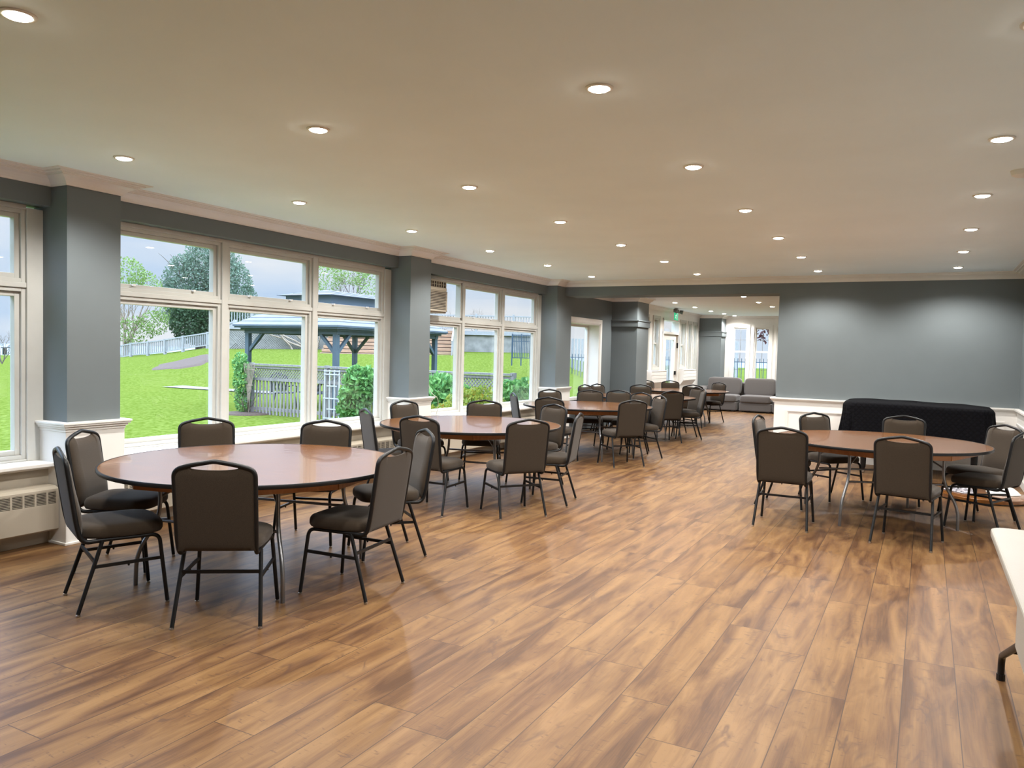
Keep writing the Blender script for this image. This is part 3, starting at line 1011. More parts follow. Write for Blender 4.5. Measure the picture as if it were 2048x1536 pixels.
# ---------------------------------------------------------------- round folding tables
RT = 0.965
def make_table():
    t = thing('round_table', '', 'table')
    z = 0.75
    MB().lathe([(RT - 0.012, z - 0.021), (RT - 0.0095, z - 0.0005), (RT - 0.010, z)], 72).build('tabletop', M['tabtop'], t, smooth=40)
    b = MB()
    n = 72
    prof = [(RT - 0.010, z - 0.024), (RT - 0.002, z - 0.024), (RT + 0.001, z - 0.018), (RT + 0.001, z - 0.005), (RT - 0.002, z + 0.0012), (RT - 0.010, z + 0.0012)]
    vs = []; fs = []
    for (r, zz) in prof:
        for k in range(n):
            vs.append((r * math.cos(2 * PI * k / n), r * math.sin(2 * PI * k / n), zz))
    m = len(prof)
    for i in range(m):
        for k in range(n):
            j = (i + 1) % m
            fs.append((i * n + k, i * n + (k + 1) % n, j * n + (k + 1) % n, j * n + k))
    b.add(vs, fs)
    b.build('edge_banding', M['black'], t, smooth=40)
    # apron: a polygon of boards set in from the edge
    b = MB()
    A = [(RT * 0.86 * math.cos(PI / 8 + k * PI / 4), RT * 0.86 * math.sin(PI / 8 + k * PI / 4)) for k in range(8)]
    for k in range(8):
        p, q = A[k], A[(k + 1) % 8]
        b.bar((p[0], p[1], z - 0.054), (q[0], q[1], z - 0.054), 0.02, 0.062)
    b.build('apron', M['apron'], t)
    L = []
    for k in range(4):
        a = PI / 4 + k * PI / 2
        d = Vector((math.cos(a), math.sin(a), 0))
        pts = fillet([d * 0.60 + Vector((0, 0, z - 0.024)), d * 0.60 + Vector((0, 0, 0.43)), d * 0.735 + Vector((0, 0, 0.20)), d * 0.74 + Vector((0, 0, 0.0))], [0.09, 0.09], 6)
        MB().tube(pts, 0.0135, 10).build('leg', M['galv'], t, smooth=50)
        L.append(d)
    for (i, j) in ((0, 1), (2, 3)):
        c = MB()
        for (zz, r) in ((0.40, 0.60), (0.655, 0.60)):
            c.tube([L[i] * r + Vector((0, 0, zz)), L[j] * r + Vector((0, 0, zz))], 0.010, 8)
        c.build('crossbar', M['galv'], t, smooth=50)
        for k in (i, j):
            s = MB().tube([L[k] * 0.60 + Vector((0, 0, 0.55)), L[k] * 0.30 + Vector((0, 0, z - 0.03))], 0.008, 8)
            s.tube([L[k] * 0.42 + Vector((0, 0, 0.655)), L[k] * 0.36 + Vector((0, 0, 0.686))], 0.013, 8)
            s.build('brace', M['galv'], t, smooth=50)
    return t
TB = [(-3.956, 3.793, 13, 'round wooden folding table nearest the camera, beside the windows, shining with window light'),
      (-4.274, 7.105, 10, 'second round wooden folding table along the windows, in front of the second pillar'),
      (-4.457, 10.789, -5, 'third round wooden folding table along the windows, in front of the third pillar'),
      (-4.636, 13.906, 8, 'fourth round wooden folding table, under the opening to the lounge'),
      (-4.750, 17.150, 8, 'fifth round wooden folding table, farthest away in the lounge near the sofa'),
      (-0.374, 8.374, 24, 'round wooden folding table on the right, in front of the covered piano')]
t0 = make_table()
for i, (x, y, a, lab) in enumerate(TB):
    if i == 0:
        t0.location = (x, y, 0); t0.rotation_euler = (0, 0, math.radians(a)); t0['label'] = lab; t0['group'] = 'round folding tables'
    else:
        dup(t0, (x, y, 0), math.radians(a), lab, 'round folding tables')
# ---------------------------------------------------------------- convector heaters under the sills
HL = ['cream convector heater under the leftmost window, beside the nearest pillar', 'cream convector heater under the middle window, behind the front table', 'cream convector heater under the third window, behind the second table']
for i, (a, b) in enumerate(BAYS):
    y0, y1 = a + 0.03, b - 0.03
    t = thing('convector_heater', HL[i], 'heater', (-5.75, (y0 + y1) / 2, 0), 0, 'convector heaters under the windows')
    cy = (y0 + y1) / 2
    def B(m, x0, x1, ya, yb, z0, z1):
        m.box(x0 + 5.75, x1 + 5.75, ya - cy, yb - cy, z0, z1)
    m = MB()
    XF = -5.690
    m.prism([(XB + 5.75 + 0.012, 0.452), (-5.725 + 5.75, 0.443), (XF + 5.75, 0.426), (XF + 5.75, 0.409), (XB + 5.75 + 0.012, 0.409)], y0 - cy, y1 - cy)
    m.prism([(XF + 5.75, 0.318), (XF + 5.75, 0.126), (XF + 5.75 - 0.012, 0.114), (XB + 5.75 + 0.012, 0.114), (XB + 5.75 + 0.012, 0.318)], y0 - cy, y1 - cy)
    n = int((y1 - y0) / 0.0855)
    st = (y1 - y0) / n
    B(m, XF - 0.02, XF, y0, y0 + 0.02, 0.318, 0.409); B(m, XF - 0.02, XF, y1 - 0.02, y1, 0.318, 0.409)
    for k in range(1, n):
        B(m, XF - 0.02, XF, y0 + k * st - 0.007, y0 + k * st + 0.007, 0.318, 0.409)
    m.build('casing', M['cream'], t)
    g = MB()
    for k in range(n):
        for q in range(8):
            z = 0.324 + q * 0.0112
            B(g, XF - 0.006, XF - 0.001, y0 + k * st + 0.006, y0 + (k + 1) * st - 0.006, z, z + 0.0035)
    g.build('louvres', M['cream'], t)
    d = MB()
    B(d, XB + 0.013, XF - 0.021, y0 + 0.001, y1 - 0.001, 0.318, 0.409)
    d.build('grille_shade', M['dark'], t)  # dark box behind the louvres, the opening's shade put in colour

# ---------------------------------------------------------------- window air conditioner
t = thing('air_conditioner', 'cream window air conditioner high in the third window, beside the second pillar', 'air conditioner', (-5.80, 8.63, 2.02))
MB().box(-0.55, 0.03, -0.26, 0.245, 0, 0.432).build('casing', M['cream'], t, bevel=0.008)
MB().box(0.026, 0.040, -0.25, 0.235, 0.298, 0.335).build('control_strip', M['acgrille'], t)
m = MB()
for q in range(12):
    z = 0.035 + q * 0.0205
    m.box(0.034, 0.050, -0.235, 0.215, z, z + 0.009)
for y in (-0.245, 0.213):
    m.box(0.03, 0.052, y, y + 0.02, 0.02, 0.29)
m.box(0.03, 0.052, -0.245, 0.233, 0.02, 0.033); m.box(0.03, 0.052, -0.245, 0.233, 0.278, 0.292)
m.build('intake_grille', M['cream'], t)
MB().box(0.029, 0.033, -0.235, 0.215, 0.035, 0.278).build('filter', M['dark'], t)
MB().box(0.029, 0.033, -0.24, 0.225, 0.342, 0.415).build('outlet', M['dark'], t)
m = MB()
for q in range(9):
    m.box(0.033, 0.046, -0.24 + q * 0.056, -0.235 + q * 0.056, 0.342, 0.415)
m.box(0.033, 0.044, -0.24, 0.225, 0.376, 0.380)
m.build('outlet_vanes', M['acgrille'], t)
pts = smooth_path([(XP - 0.05, 8.335, 1.15), (XP + 0.00, 8.352, 0.98), (XP + 0.085, 8.372, 0.905), (XP + 0.083, 8.395, 0.80), (XP + 0.06, 8.385, 0.65), (XP + 0.04, 8.37, 0.50)], 8)
tag(MB().tube(pts, 0.0028, 6).build('power_cord', M['acgrille'], smooth=60), 'thin pale power cord hanging beside the cap of the second pillar', 'cord')

# ---------------------------------------------------------------- piano and its cover
t = thing('grand_piano', 'black baby grand piano on round legs, hidden under a quilted cover by the far wall', 'piano', (-0.08, 11.85, 0))
def rr(x0, x1, y0, y1, r, n=6):
    out = []
    for (cx, cy, a0) in ((x1 - r, y1 - r, 0), (x0 + r, y1 - r, 90), (x0 + r, y0 + r, 180), (x1 - r, y0 + r, 270)):
        for k in range(n + 1):
            a = math.radians(a0 + 90 * k / n)
            out.append((cx + r * math.cos(a), cy + r * math.sin(a)))
    return out
MB().prism(rr(-0.80, 0.80, -0.50, 0.42, 0.15), 0.62, 0.905, 'z').build('case', M['black'], t)
MB().prism(rr(-0.82, 0.82, -0.51, 0.43, 0.16), 0.905, 0.928, 'z').build('lid', M['black'], t)
for (x, y) in ((-0.62, -0.31), (0.68, -0.27), (0.0, 0.30)):
    l = MB().lathe([(0.028, 0.06), (0.034, 0.10), (0.046, 0.45), (0.058, 0.56), (0.058, 0.62)], 16, (x, y, 0)).build('leg', M['black'], t, smooth=40)
    MB().lathe([(0.01, 0.0), (0.024, 0.006), (0.028, 0.028), (0.024, 0.05), (0.012, 0.06)], 14, (x, y, 0)).build('caster', M['chrome'], l, smooth=50)
base = rr(-0.895, 0.875, -0.615, 0.50, 0.20, 8)
NB = len(base)
def cover_fn(i, j):
    f = i * NB
    k = int(f + 1e-6) % NB; q = f - int(f + 1e-6)
    p = Vector(base[k]).lerp(Vector(base[(k + 1) % NB]), q)
    c = Vector((0, -0.05))
    if j < 0.4:                         # top
        u = j / 0.4
        r = 0.02 + 0.98 * u
        z = 0.980 - 0.012 * max(0, u - 0.8) / 0.2 + 0.004 * math.sin(p.x * 9 + u * 3)
        z -= 0.022 * (p.x * r + 0.3) if p.x > -0.3 else 0
        pp = c + (p - c) * r * 0.975
        return (pp.x, pp.y, z)
    u = (j - 0.4) / 0.6
    sway = 1.0 + 0.035 * u ** 1.3 * (1 + math.sin(i * 2 * PI * 13) * 0.8 + 0.4 * math.sin(i * 2 * PI * 29 + 1))
    pp = c + (p - c) * (0.975 + 0.025 * min(1, u * 12)) * sway
    pp.y = min(pp.y, 0.60)
    ztop_ = 0.966 - (0.022 * (p.x + 0.3) if p.x > -0.3 else 0)
    z = ztop_ + (0.50 - ztop_) * u + 0.012 * math.sin(i * 2 * PI * 7) * u
    return (pp.x, pp.y, z)
m = MB().grid(cover_fn, 240, 41, wrapu=True)
cv = m.build('piano_cover', M['quilt'], smooth=60, loc=(-0.08, 11.85, 0.0))
tag(cv, 'black quilted cloth cover draped over the piano against the far wall', 'cover')

# ---------------------------------------------------------------- round top and cloths on the floor
t = thing('round_tabletop', 'round wooden tabletop lying flat on the floor behind the right-hand chairs, near the far corner', 'tabletop', (0.62, 10.22, 0))
MB().lathe([(0.45, 0.012), (0.465, 0.016), (0.465, 0.052), (0.455, 0.056)], 48).build('top', M['tabtop'], t, smooth=40)
MB().lathe([(0.42, 0.0), (0.42, 0.012)], 48).build('edge_trim', M['plastic'], t)
def crumple(name, lab, mat, loc, rx, ry, h, sd):
    rnd = random.Random(sd)
    ph = [(rnd.uniform(4, 12), rnd.uniform(4, 12), rnd.uniform(0, 6)) for _ in range(5)]
    def fn(i, j):
        a = i * 2 * PI
        r = j
        x = rx * r * math.cos(a) * (1 + 0.18 * math.sin(3 * a + sd)); y = ry * r * math.sin(a) * (1 + 0.2 * math.sin(2 * a + sd))
        z = h * (1 - r ** 2.2) * (0.75 + 0.35 * sum(math.sin(p * x * 4 + q * y * 4 + s) for p, q, s in ph) / 3)
        return (x, y, max(0.002, z + 0.004))
    m = MB().grid(fn, 40, 12, wrapu=True)
    tag(m.build(name, mat, smooth=45, loc=loc), lab, 'cloth', 'cloths on the floor')
crumple('folded_cloth', 'crumpled white cloth on the right of the round top on the floor', M['cloth'], (0.82, 10.32, 0.056), 0.16, 0.2, 0.09, 1)
crumple('folded_cloth', 'dark and white patterned cloth on the left of the round top on the floor', M['cloth2'], (0.42, 10.30, 0.056), 0.16, 0.2, 0.07, 4)

# ---------------------------------------------------------------- white folding table at the right
t = thing('folding_table', 'white plastic folding table with black legs, cut off by the right edge of the photo', 'table', (0.68, 3.5, 0))
MB().prism(rr(-0.372, 0.372, -0.91, 0.92, 0.07), 0.702, 0.740, 'z').build('tabletop', M['plastic'], t, bevel=0.008)
MB().box(-0.335, -0.318, -0.80, -0.01, 0.455, 0.703).build('side_panel', M['plastic'], t, bevel=0.004)
for e in (1, -1):
    for sx in (-0.296, 0.296):
        pts = fillet([(sx, e * 0.90, 0.0), (sx, e * 0.90, 0.118), (sx, e * 0.13, 0.43), (sx, e * 0.05, 0.702)], [0.11, 0.1], 7)
        l = MB().tube(pts, 0.0155, 10).build('leg', M['black'], t, smooth=50)
        MB().lathe([(0.0195, 0), (0.0195, 0.03)], 12, (sx, e * 0.90, 0)).build('foot_cap', M['black'], l)
    MB().tube([(-0.296, e * 0.55, 0.26), (0.296, e * 0.55, 0.26)], 0.012, 8).build('crossbar', M['black'], t, smooth=50)

# ---------------------------------------------------------------- ceiling lights
def make_downlight(z):
    t = thing('downlight', '', 'ceiling light', (0, 0, z))
    n = 32
    MB().lathe([(0.066, 0.0), (0.066, -0.004), (0.061, -0.008), (0.050, -0.008), (0.047, -0.004), (0.047, 0.0)], n).build('rim', M['lens'], t, smooth=40)
    MB().lathe([(0.0465, -0.001), (0.0465, -0.0085), (0.042, -0.0125), (0.030, -0.0155), (0.012, -0.017)], n).build('diffuser', M['lamp'], t, smooth=40)
    ld = bpy.data.lights.new('downlight', 'SPOT')
    ld.energy = LAMP_W
    ld.color = LAMP_COL
    ld.spot_size = math.radians(150)
    ld.spot_blend = 0.6
    ld.shadow_soft_size = 0.045
    lo = bpy.data.objects.new('lamp', ld)
    COL.objects.link(lo)
    lo.parent = t
    lo.location = (0, 0, -0.06)
    return t
RN = ['row nearest the windows', 'second row from the windows', 'third row from the windows', 'row farthest from the windows']
NTH = ['behind the camera', 'beside the camera', 'nearest', 'second', 'third', 'fourth', 'fifth', 'farthest']
dl0 = None
for c in range(4):
    for r in range(0, 7):
        if r == 0 and c in (0, 3):
            continue
        x, y = -4.811 + 1.709 * c, 1.7505 + 1.6527 * r
        if r >= 1:
            lab = 'round white recessed ceiling light, %s fitting of the %s' % ({1: 'nearest', 2: 'second', 3: 'third', 4: 'fourth', 5: 'fifth', 6: 'farthest'}[r], RN[c])
        elif c == 1 and r == 0:
            lab = 'large bright recessed ceiling light in the top left corner of the photo'
        else:
            lab = 'recessed ceiling light out of frame, %s, %s' % (RN[c], 'above the camera' if r == 0 else 'behind the camera')
        if dl0 is None:
            dl0 = make_downlight(CZ)
            dl0.location = (x, y, CZ); dl0['label'] = lab; dl0['group'] = 'hall ceiling lights'
        else:
            dup(dl0, (x, y, CZ), 0, lab, 'hall ceiling lights')
LL = [(-5.08, 17.30, 'lounge ceiling light nearest the opening, left row'), (-5.07, 18.98, 'second lounge ceiling light of the left row'), (-5.10, 20.70, 'third lounge ceiling light of the left row'),
      (-5.03, 21.93, 'fourth lounge ceiling light of the left row'), (-4.96, 22.95, 'last lounge ceiling light of the left row, by the back windows'), (-3.25, 17.36, 'nearer lounge ceiling light of the right pair'), (-3.23, 18.93, 'farther lounge ceiling light of the right pair')]
LL += [(-3.23, 15.70, 'lounge light added unseen above the opening, right near one'), (-3.23, 14.10, 'lounge light added unseen above the opening, right nearest'), (-4.90, 15.45, 'lounge light added unseen above the opening, left far one'), (-4.70, 14.05, 'lounge light added unseen above the opening, left near one'), (-3.23, 20.70, 'lounge light added unseen behind the wall, nearer one'), (-3.23, 22.30, 'lounge light added unseen behind the wall, farther one')]  # unseen fittings added to brighten the lounge
lounge_lamp = None
for (x, y, lab) in LL:
    q = dup(dl0, (x, y, CZ2), 0, 'small round recessed ' + lab, 'lounge ceiling lights')
    for ch in q.children:
        if ch.type == 'LIGHT':
            if lounge_lamp is None:
                lounge_lamp = ch.data.copy()
                lounge_lamp.energy = LOUNGE_W
            ch.data = lounge_lamp
t = thing('smoke_detector', 'white round smoke detector on the ceiling at the right edge', 'smoke detector', (0.49, 5.94, CZ))
MB().lathe([(0.062, 0), (0.062, -0.012), (0.056, -0.03), (0.03, -0.042)], 28).build('housing', M['white'], t, smooth=40)
MB().lathe([(0.064, 0), (0.064, -0.004)], 28).build('mounting_plate', M['lens'], t)

# ---------------------------------------------------------------- lounge furniture
t = thing('sectional_sofa', 'grey fabric sectional sofa in front of the lounge back windows', 'sofa', (-4.4, 22.3, 0))
def cushion(name, x0, x1, y0, y1, z0, z1, r=0.05, tilt=0.0):
    m = MB()
    def fn(i, j):
        a = i * 2 * PI; e = 0.22
        c, s = math.cos(a), math.sin(a)
        ph = (j - 0.5) * PI
        k = max(0.0, math.cos(ph)) ** 0.2
        px_ = math.copysign(abs(c) ** e, c) * k; py_ = math.copysign(abs(s) ** e, s) * k
        zz = math.copysign(abs(math.sin(ph)) ** 0.4, math.sin(ph))
        z = (z0 + z1) / 2 + (z1 - z0) / 2 * zz
        return ((x0 + x1) / 2 + (x1 - x0) / 2 * px_ + 4.4, (y0 + y1) / 2 + (y1 - y0) / 2 * py_ - 22.3 + tilt * (z - z0), z)
    m.grid(fn, 48, 17, wrapu=True)
    return m.build(name, M['sofa'], t, smooth=70)
for (x0, x1) in ((-5.56, -4.60), (-4.52, -3.66), (-3.64, -2.75)):
    m = MB().box(x0 + 4.4, x1 + 4.4, -0.43, 0.52, 0.03, 0.27)
    m.build('base', M['sofa'], t, bevel=0.03)
    cushion('seat_cushion', x0 + 0.005, x1 - 0.005, 21.82, 22.55, 0.26, 0.47)
    cushion('back_cushion', x0 + 0.01, x1 - 0.01, 22.40, 22.64, 0.44, 0.93, tilt=0.16)
    for xx in (x0 + 0.1, x1 - 0.1):
        MB().box(xx + 4.37, xx + 4.43, -0.38, -0.32, 0, 0.035).build('foot', M['black'], t)
MB().box(-5.56 + 4.4, -2.75 + 4.4, 0.40, 0.53, 0.05, 0.80).build('back_frame', M['sofa'], t, bevel=0.04)
MB().box(-5.80 + 4.4, -5.57 + 4.4, -0.42, 0.53, 0.03, 0.66).build('armrest', M['sofa'], t, bevel=0.05)

def slat_cover(y0, y1, lab):
    t = thing('radiator_cover', lab, 'radiator cover', (XL, (y0 + y1) / 2, 0), 0, 'slatted radiator covers')
    h = (y1 - y0) / 2
    m = MB().prism([(0.005, 1.135), (0.165, 1.135), (0.165, 1.12), (0.150, 1.10), (0.150, 0.84), (0.05, 0.70), (0.05, 0.0), (0.005, 0.0)], -h, h)
    m.build('carcass', M['white'], t, bevel=0.003)
    for k in range(3):
        MB().box(0.150, 0.160, -h, h, 0.85 + k * 0.085, 0.925 + k * 0.085).build('slat', M['white'], t, bevel=0.004)
    MB().box(0.05, 0.075, -h + 0.06, h - 0.06, 0.10, 0.62).build('lower_panel', M['cream'], t, bevel=0.004)
    return t
slat_cover(18.00, 19.18, 'white slatted radiator cover to the left of the garden door')
slat_cover(20.76, 22.05, 'white slatted radiator cover to the right of the garden door')

t = thing('exit_sign', 'green running-man exit sign with two lamp heads above the garden door', 'sign', (-5.70, 19.55, CZ2))
MB().lathe([(0.05, 0), (0.05, -0.02)], 16).build('canopy', M['greyplastic'], t)
MB().box(-0.02, 0.02, -0.20, 0.20, -0.11, -0.02).build('housing', M['greyplastic'], t, bevel=0.01)
MB().box(-0.008, 0.008, -0.16, 0.16, -0.30, -0.11).build('sign_panel', M['exit'], t)
m = MB()
for sx in (-0.0095, 0.0085):
    def q(y0, y1, z0, z1):
        m.box(sx, sx + 0.001, y0, y1, z0, z1)
    q(0.03, 0.04, -0.285, -0.135); q(0.12, 0.13, -0.285, -0.135); q(0.03, 0.13, -0.135, -0.126)
    m.lathe([(0.001, 0), (0.012, 0.001), (0.012, 0.002), (0.001, 0.003)], 10, (sx, -0.035, -0.150))
    for (a, b) in (((-0.04, -0.165), (-0.055, -0.215)), ((-0.055, -0.215), (-0.025, -0.245)), ((-0.025, -0.245), (-0.035, -0.280)), ((-0.055, -0.215), (-0.085, -0.245)), ((-0.085, -0.245), (-0.115, -0.250)), ((-0.04, -0.168), (-0.015, -0.195)), ((-0.015, -0.195), (0.01, -0.185)), ((-0.04, -0.168), (-0.075, -0.180)), ((-0.075, -0.180), (-0.085, -0.205))):
        m.bar((sx, a[0], a[1]), (sx, b[0], b[1]), 0.001, 0.012, up=(1, 0, 0)) if False else m.bar((sx, a[0], a[1]), (sx, b[0], b[1]), 0.012, 0.0015, up=(1, 0, 0))
m.build('running_man', M['exitw'], t)
for s in (-1, 1):
    h = MB().tube([(0.02, s * 0.24, -0.07), (0.10, s * 0.25, -0.09)], [0.04, 0.055], 14)
    h.build('lamp_head', M['greyplastic'], t, smooth=40)

# ---------------------------------------------------------------- garden
def px_of(x, y):
    D = x * _f.x + y * _f.y
    s = (x * _r.x + y * _r.y) / max(D, 0.1)
    return 1024 + FPX * s, D
def lerpt(tab, v):
    if v <= tab[0][0]:
        return tab[0][1]
    for (a, b), (c, d) in zip(tab[:-1], tab[1:]):
        if v <= c:
            return b + (d - b) * (v - a) / (c - a)
    return tab[-1][1]
def sstep(v):
    v = max(0.0, min(1.0, v))
    return v * v * (3 - 2 * v)
HILL = [(-300, 0.35), (0, 0.45), (240, 0.60), (330, 0.9), (420, 1.50), (600, 1.60), (1090, 1.72), (1180, 0.3)]
def gz(x, y):
    p, D = px_of(x, y)
    if D <= 0.5:
        return -0.25
    z = -0.25 + lerpt(HILL, p) * sstep((D - 30) / 17.0)
    if p < 430:
        z -= 9 * sstep((D - 62) / 10)
    return z
m = MB()
nx, ny = 90, 100
def gfn(i, j):
    x = -100 + 130 * i; y = -40 + 145 * j
    return (x, y, gz(x, y))
m.grid(gfn, nx, ny)
lawn = struct(m.build('lawn', M['grass'], smooth=80, fix=False))
struct(MB().box(-1600, 1600, -1600, 1600, -9.4, -9.0).build('lake', M['water']))
# concrete path across the lawn
pa, pb = at(345, 764, 31.0), at(560, 784, 28.5)
m = MB()
d = (pb - pa); d.z = 0; d.normalize(); nrm = Vector((-d.y, d.x, 0))
pv = []
for k in range(13):
    p = pa.lerp(pb, k / 12)
    for s in (-0.5, 0.5):
        q = p + nrm * s
        pv.append((q.x, q.y, gz(q.x, q.y) + 0.03))
m.add(pv, [(2 * k, 2 * k + 2, 2 * k + 3, 2 * k + 1) for k in range(12)])
m.add([(x, y, z - 0.08) for x, y, z in pv], [(2 * k, 2 * k + 1, 2 * k + 3, 2 * k + 2) for k in range(12)])
struct(m.build('garden_path', M['path']))

YAW = math.atan2(-_f.x, _f.y)
# retaining wall, deck and railing at the top of the lawn
def frame_at(px0, px1, D):
    a = at(px0, 700, D); b = at(px1, 700, D)
    return a, b, (b - a).length
a, b, Lw = frame_at(430, 1100, 46)
c = (a + b) / 2
h = Lw / 2
t = thing('retaining_wall', 'long grey retaining wall with lattice facing at the top of the lawn', 'wall', (c.x, c.y, 0.8), YAW)
MB().box(-h, h, 0, 0.4, 0, 1.62).build('wall_face', M['stone'], t)
m = MB()
x0 = -h + (452 - 430) / 670 * Lw; x1 = -h + (640 - 430) / 670 * Lw
k = x0
while k < x1:
    m.bar((k, -0.03, 0.25), (min(k + 1.25, k + 1.25), -0.03, 1.50), 0.03, 0.012, up=(0, 1, 0))
    k += 0.14
k = x0 + 1.2
while k < x1 + 1.2:
    m.bar((k, -0.045, 0.25), (k - 1.25, -0.045, 1.50), 0.03, 0.012, up=(0, 1, 0))
    k += 0.14
m.build('lattice_facing', M['lattice'], t)
t2 = thing('deck_railing', 'white railing along the raised deck above the retaining wall', 'railing', (c.x, c.y, 2.42), YAW)
MB().box(-h, h, -0.12, 3.0, 0.0, 0.22).build('deck_edge', M['paintrail'], t2)
MB().box(-h, h, -0.08, 0.06, 1.10, 1.17).build('top_rail', M['paintrail'], t2)
MB().box(-h, h, -0.05, 0.03, 0.34, 0.41).build('bottom_rail', M['paintrail'], t2)
m = MB()
nb = int(Lw / 0.16)
for k in range(nb):
    x = -h + k * 0.16
    m.box(x, x + 0.045, -0.03, 0.01, 0.38, 1.12)
m.build('balusters', M['paintrail'], t2)
for k in range(10):
    x = -h + Lw * k / 9
    MB().box(x - 0.06, x + 0.06, -0.09, 0.05, 0.2, 1.25).build('post', M['paintrail'], t2)
# garden stairs
a, b, Ls = frame_at(640, 905, 43.0)
c = (a + b) / 2
t = thing('garden_stairs', 'wide cedar steps climbing the lawn to the raised deck', 'stairs', (c.x, c.y, 1.02), YAW)
for k in range(8):
    MB().box(-Ls / 2, Ls / 2, k * 0.36, k * 0.36 + 0.38, k * 0.205, k * 0.205 + 0.165).build('step', M['tread'], t, bevel=0.01)
MB().box(-Ls / 2 + 0.03, Ls / 2 - 0.03, 0.08, 2.9, 0.0, 0.05).build('stringer', M['dark'], t)
m = MB()
m.prism([(0.08, 0.0), (2.95, 1.6), (2.95, 0.0)], -Ls / 2 + 0.02, Ls / 2 - 0.02, 'x')
m.build('underside', M['dark'], t)
hr = MB()
x = Ls / 2 - 0.05
hr.bar((x, 0.05, 0.95), (x, 2.9, 2.55), 0.09, 0.07)
hr.build('handrail', M['paintrail'], t)
m = MB()
for k in range(15):
    f = k / 14
    m.box(x - 0.03, x + 0.03, 0.05 + 2.8 * f, 0.09 + 2.8 * f, 0.0 + 1.55 * f, 0.95 + 1.58 * f)
m.build('balusters', M['paintrail'], t)
# climbing vine on the wall
t = thing('climbing_vine', 'bare twisted vine climbing the lattice of the retaining wall', 'vine', at(600, 695, 45.6))
rv = random.Random(3)
m = MB()
for k in range(9):
    x0 = rv.uniform(-0.9, 1.0)
    p = [Vector((x0, 0, -0.15))]
    dx = rv.uniform(-0.5, 0.25)
    for q in range(6):
        p.append(p[-1] + Vector((dx + rv.uniform(-0.25, 0.25), rv.uniform(-0.05, 0.05), 0.25 + rv.uniform(-0.1, 0.08))))
    m.tube(smooth_path(p, 4), [0.06 - 0.04 * i / 24 for i in range(25)], 6)
m.build('stems', M['vine'], t, smooth=60)
t.rotation_euler.z = YAW

# railing running up the left lawn
pts = [(205, 724, 57, 0.90), (262, 713, 56, 0.90), (296, 710, 55.5, 0.9), (330, 706, 55, 0.9), (366, 700, 54, 0.9), (415, 693, 53, 0.9), (432, 689, 51, 0.9), (470, 672, 48, 0.9)]
t = thing('lawn_railing', 'grey white baluster railing rising along the far left edge of the lawn', 'railing', at(300, 710, 55.5))
o3 = Vector(t.location)
PP = [at(*p[:3]) - o3 for p in pts]
UP = Vector((0, 0, 1))
m = MB(); m2 = MB(); m3 = MB()
for p, q in zip(PP[:-1], PP[1:]):
    m.bar(p + UP * 0.92, q + UP * 0.92, 0.10, 0.09)
    m2.bar(p + UP * 0.10, q + UP * 0.10, 0.06, 0.08)
    n = max(2, int((q - p).length / 0.17))
    for k in range(n):
        w = p.lerp(q, (k + 0.5) / n)
        m3.box(w.x - 0.03, w.x + 0.03, w.y - 0.03, w.y + 0.03, w.z + 0.1, w.z + 0.92)
m.build('top_rail', M['paintrail'], t); m2.build('bottom_rail', M['paintrail'], t); m3.build('balusters', M['paintrail'], t)
for p in PP:
    MB().box(p.x - 0.08, p.x + 0.08, p.y - 0.08, p.y + 0.08, p.z - 0.5, p.z + 1.0).build('post', M['paintrail'], t)

# mulch bed under the slope
a = at(372, 732, 40)
vs = []; fs = []
for ring in range(7):
    for k in range(36):
        an = 2 * PI * k / 36
        r = (1 + 0.10 * math.sin(an * 5) + 0.06 * math.sin(an * 9 + 1)) * ring / 6
        v = Vector((1.7 * r * math.cos(an), 2.2 * r * math.sin(an), 0))
        v.rotate(Matrix.Rotation(YAW, 3, 'Z'))
        q = a + v
        vs.append((q.x, q.y, gz(q.x, q.y) + 0.05 - (0.12 if ring == 6 else 0)))
for ring in range(6):
    for k in range(36):
        fs.append((ring * 36 + k, ring * 36 + (k + 1) % 36, ring * 36 + 36 + (k + 1) % 36, ring * 36 + 36 + k))
m = MB().add(vs, fs)
struct(m.build('mulch_bed', M['mulch'], smooth=60))

# gazebo
GX0, GX1, GY0, GY1 = -16.9, -13.7, 15.82, 20.45
gc = Vector(((GX0 + GX1) / 2, (GY0 + GY1) / 2, -0.25))
hx, hy = (GX1 - GX0) / 2, (GY1 - GY0) / 2
t = thing('gazebo', 'slate blue timber gazebo with two-tier grey shingle roof on the lawn', 'gazebo', gc)
for (sx, sy) in ((-1, -1), (1, -1), (1, 1), (-1, 1)):
    p = MB().box(sx * hx - 0.068, sx * hx + 0.068, sy * hy - 0.068, sy * hy + 0.068, 0, 2.12).build('post', M['gazebo'], t, bevel=0.01)
    for (dx, dy) in ((-sx, 0), (0, -sy)):
        MB().bar((sx * hx + dx * 0.05, sy * hy + dy * 0.05, 1.62), (sx * hx + dx * 0.55, sy * hy + dy * 0.55, 2.12), 0.075, 0.085).build('brace', M['gazebo'], p)
for (x0, x1, y0, y1) in ((-hx - 0.09, hx + 0.09, -hy - 0.07, -hy + 0.07), (-hx - 0.09, hx + 0.09, hy - 0.07, hy + 0.07), (-hx - 0.07, -hx + 0.07, -hy, hy), (hx - 0.07, hx + 0.07, -hy, hy)):
    MB().box(x0, x1, y0, y1, 2.10, 2.27).build('beam', M['gazebo'], t, bevel=0.01)
OH = 0.30
m = MB()
for (o, z0, z1) in ((0.15, 2.20, 2.25), (OH - 0.03, 2.25, 2.29), (OH, 2.29, 2.325)):
    m.box(-hx - o, hx + o, -hy - o, hy + o, z0, z1)
m.build('fascia', M['gazebo'], t)
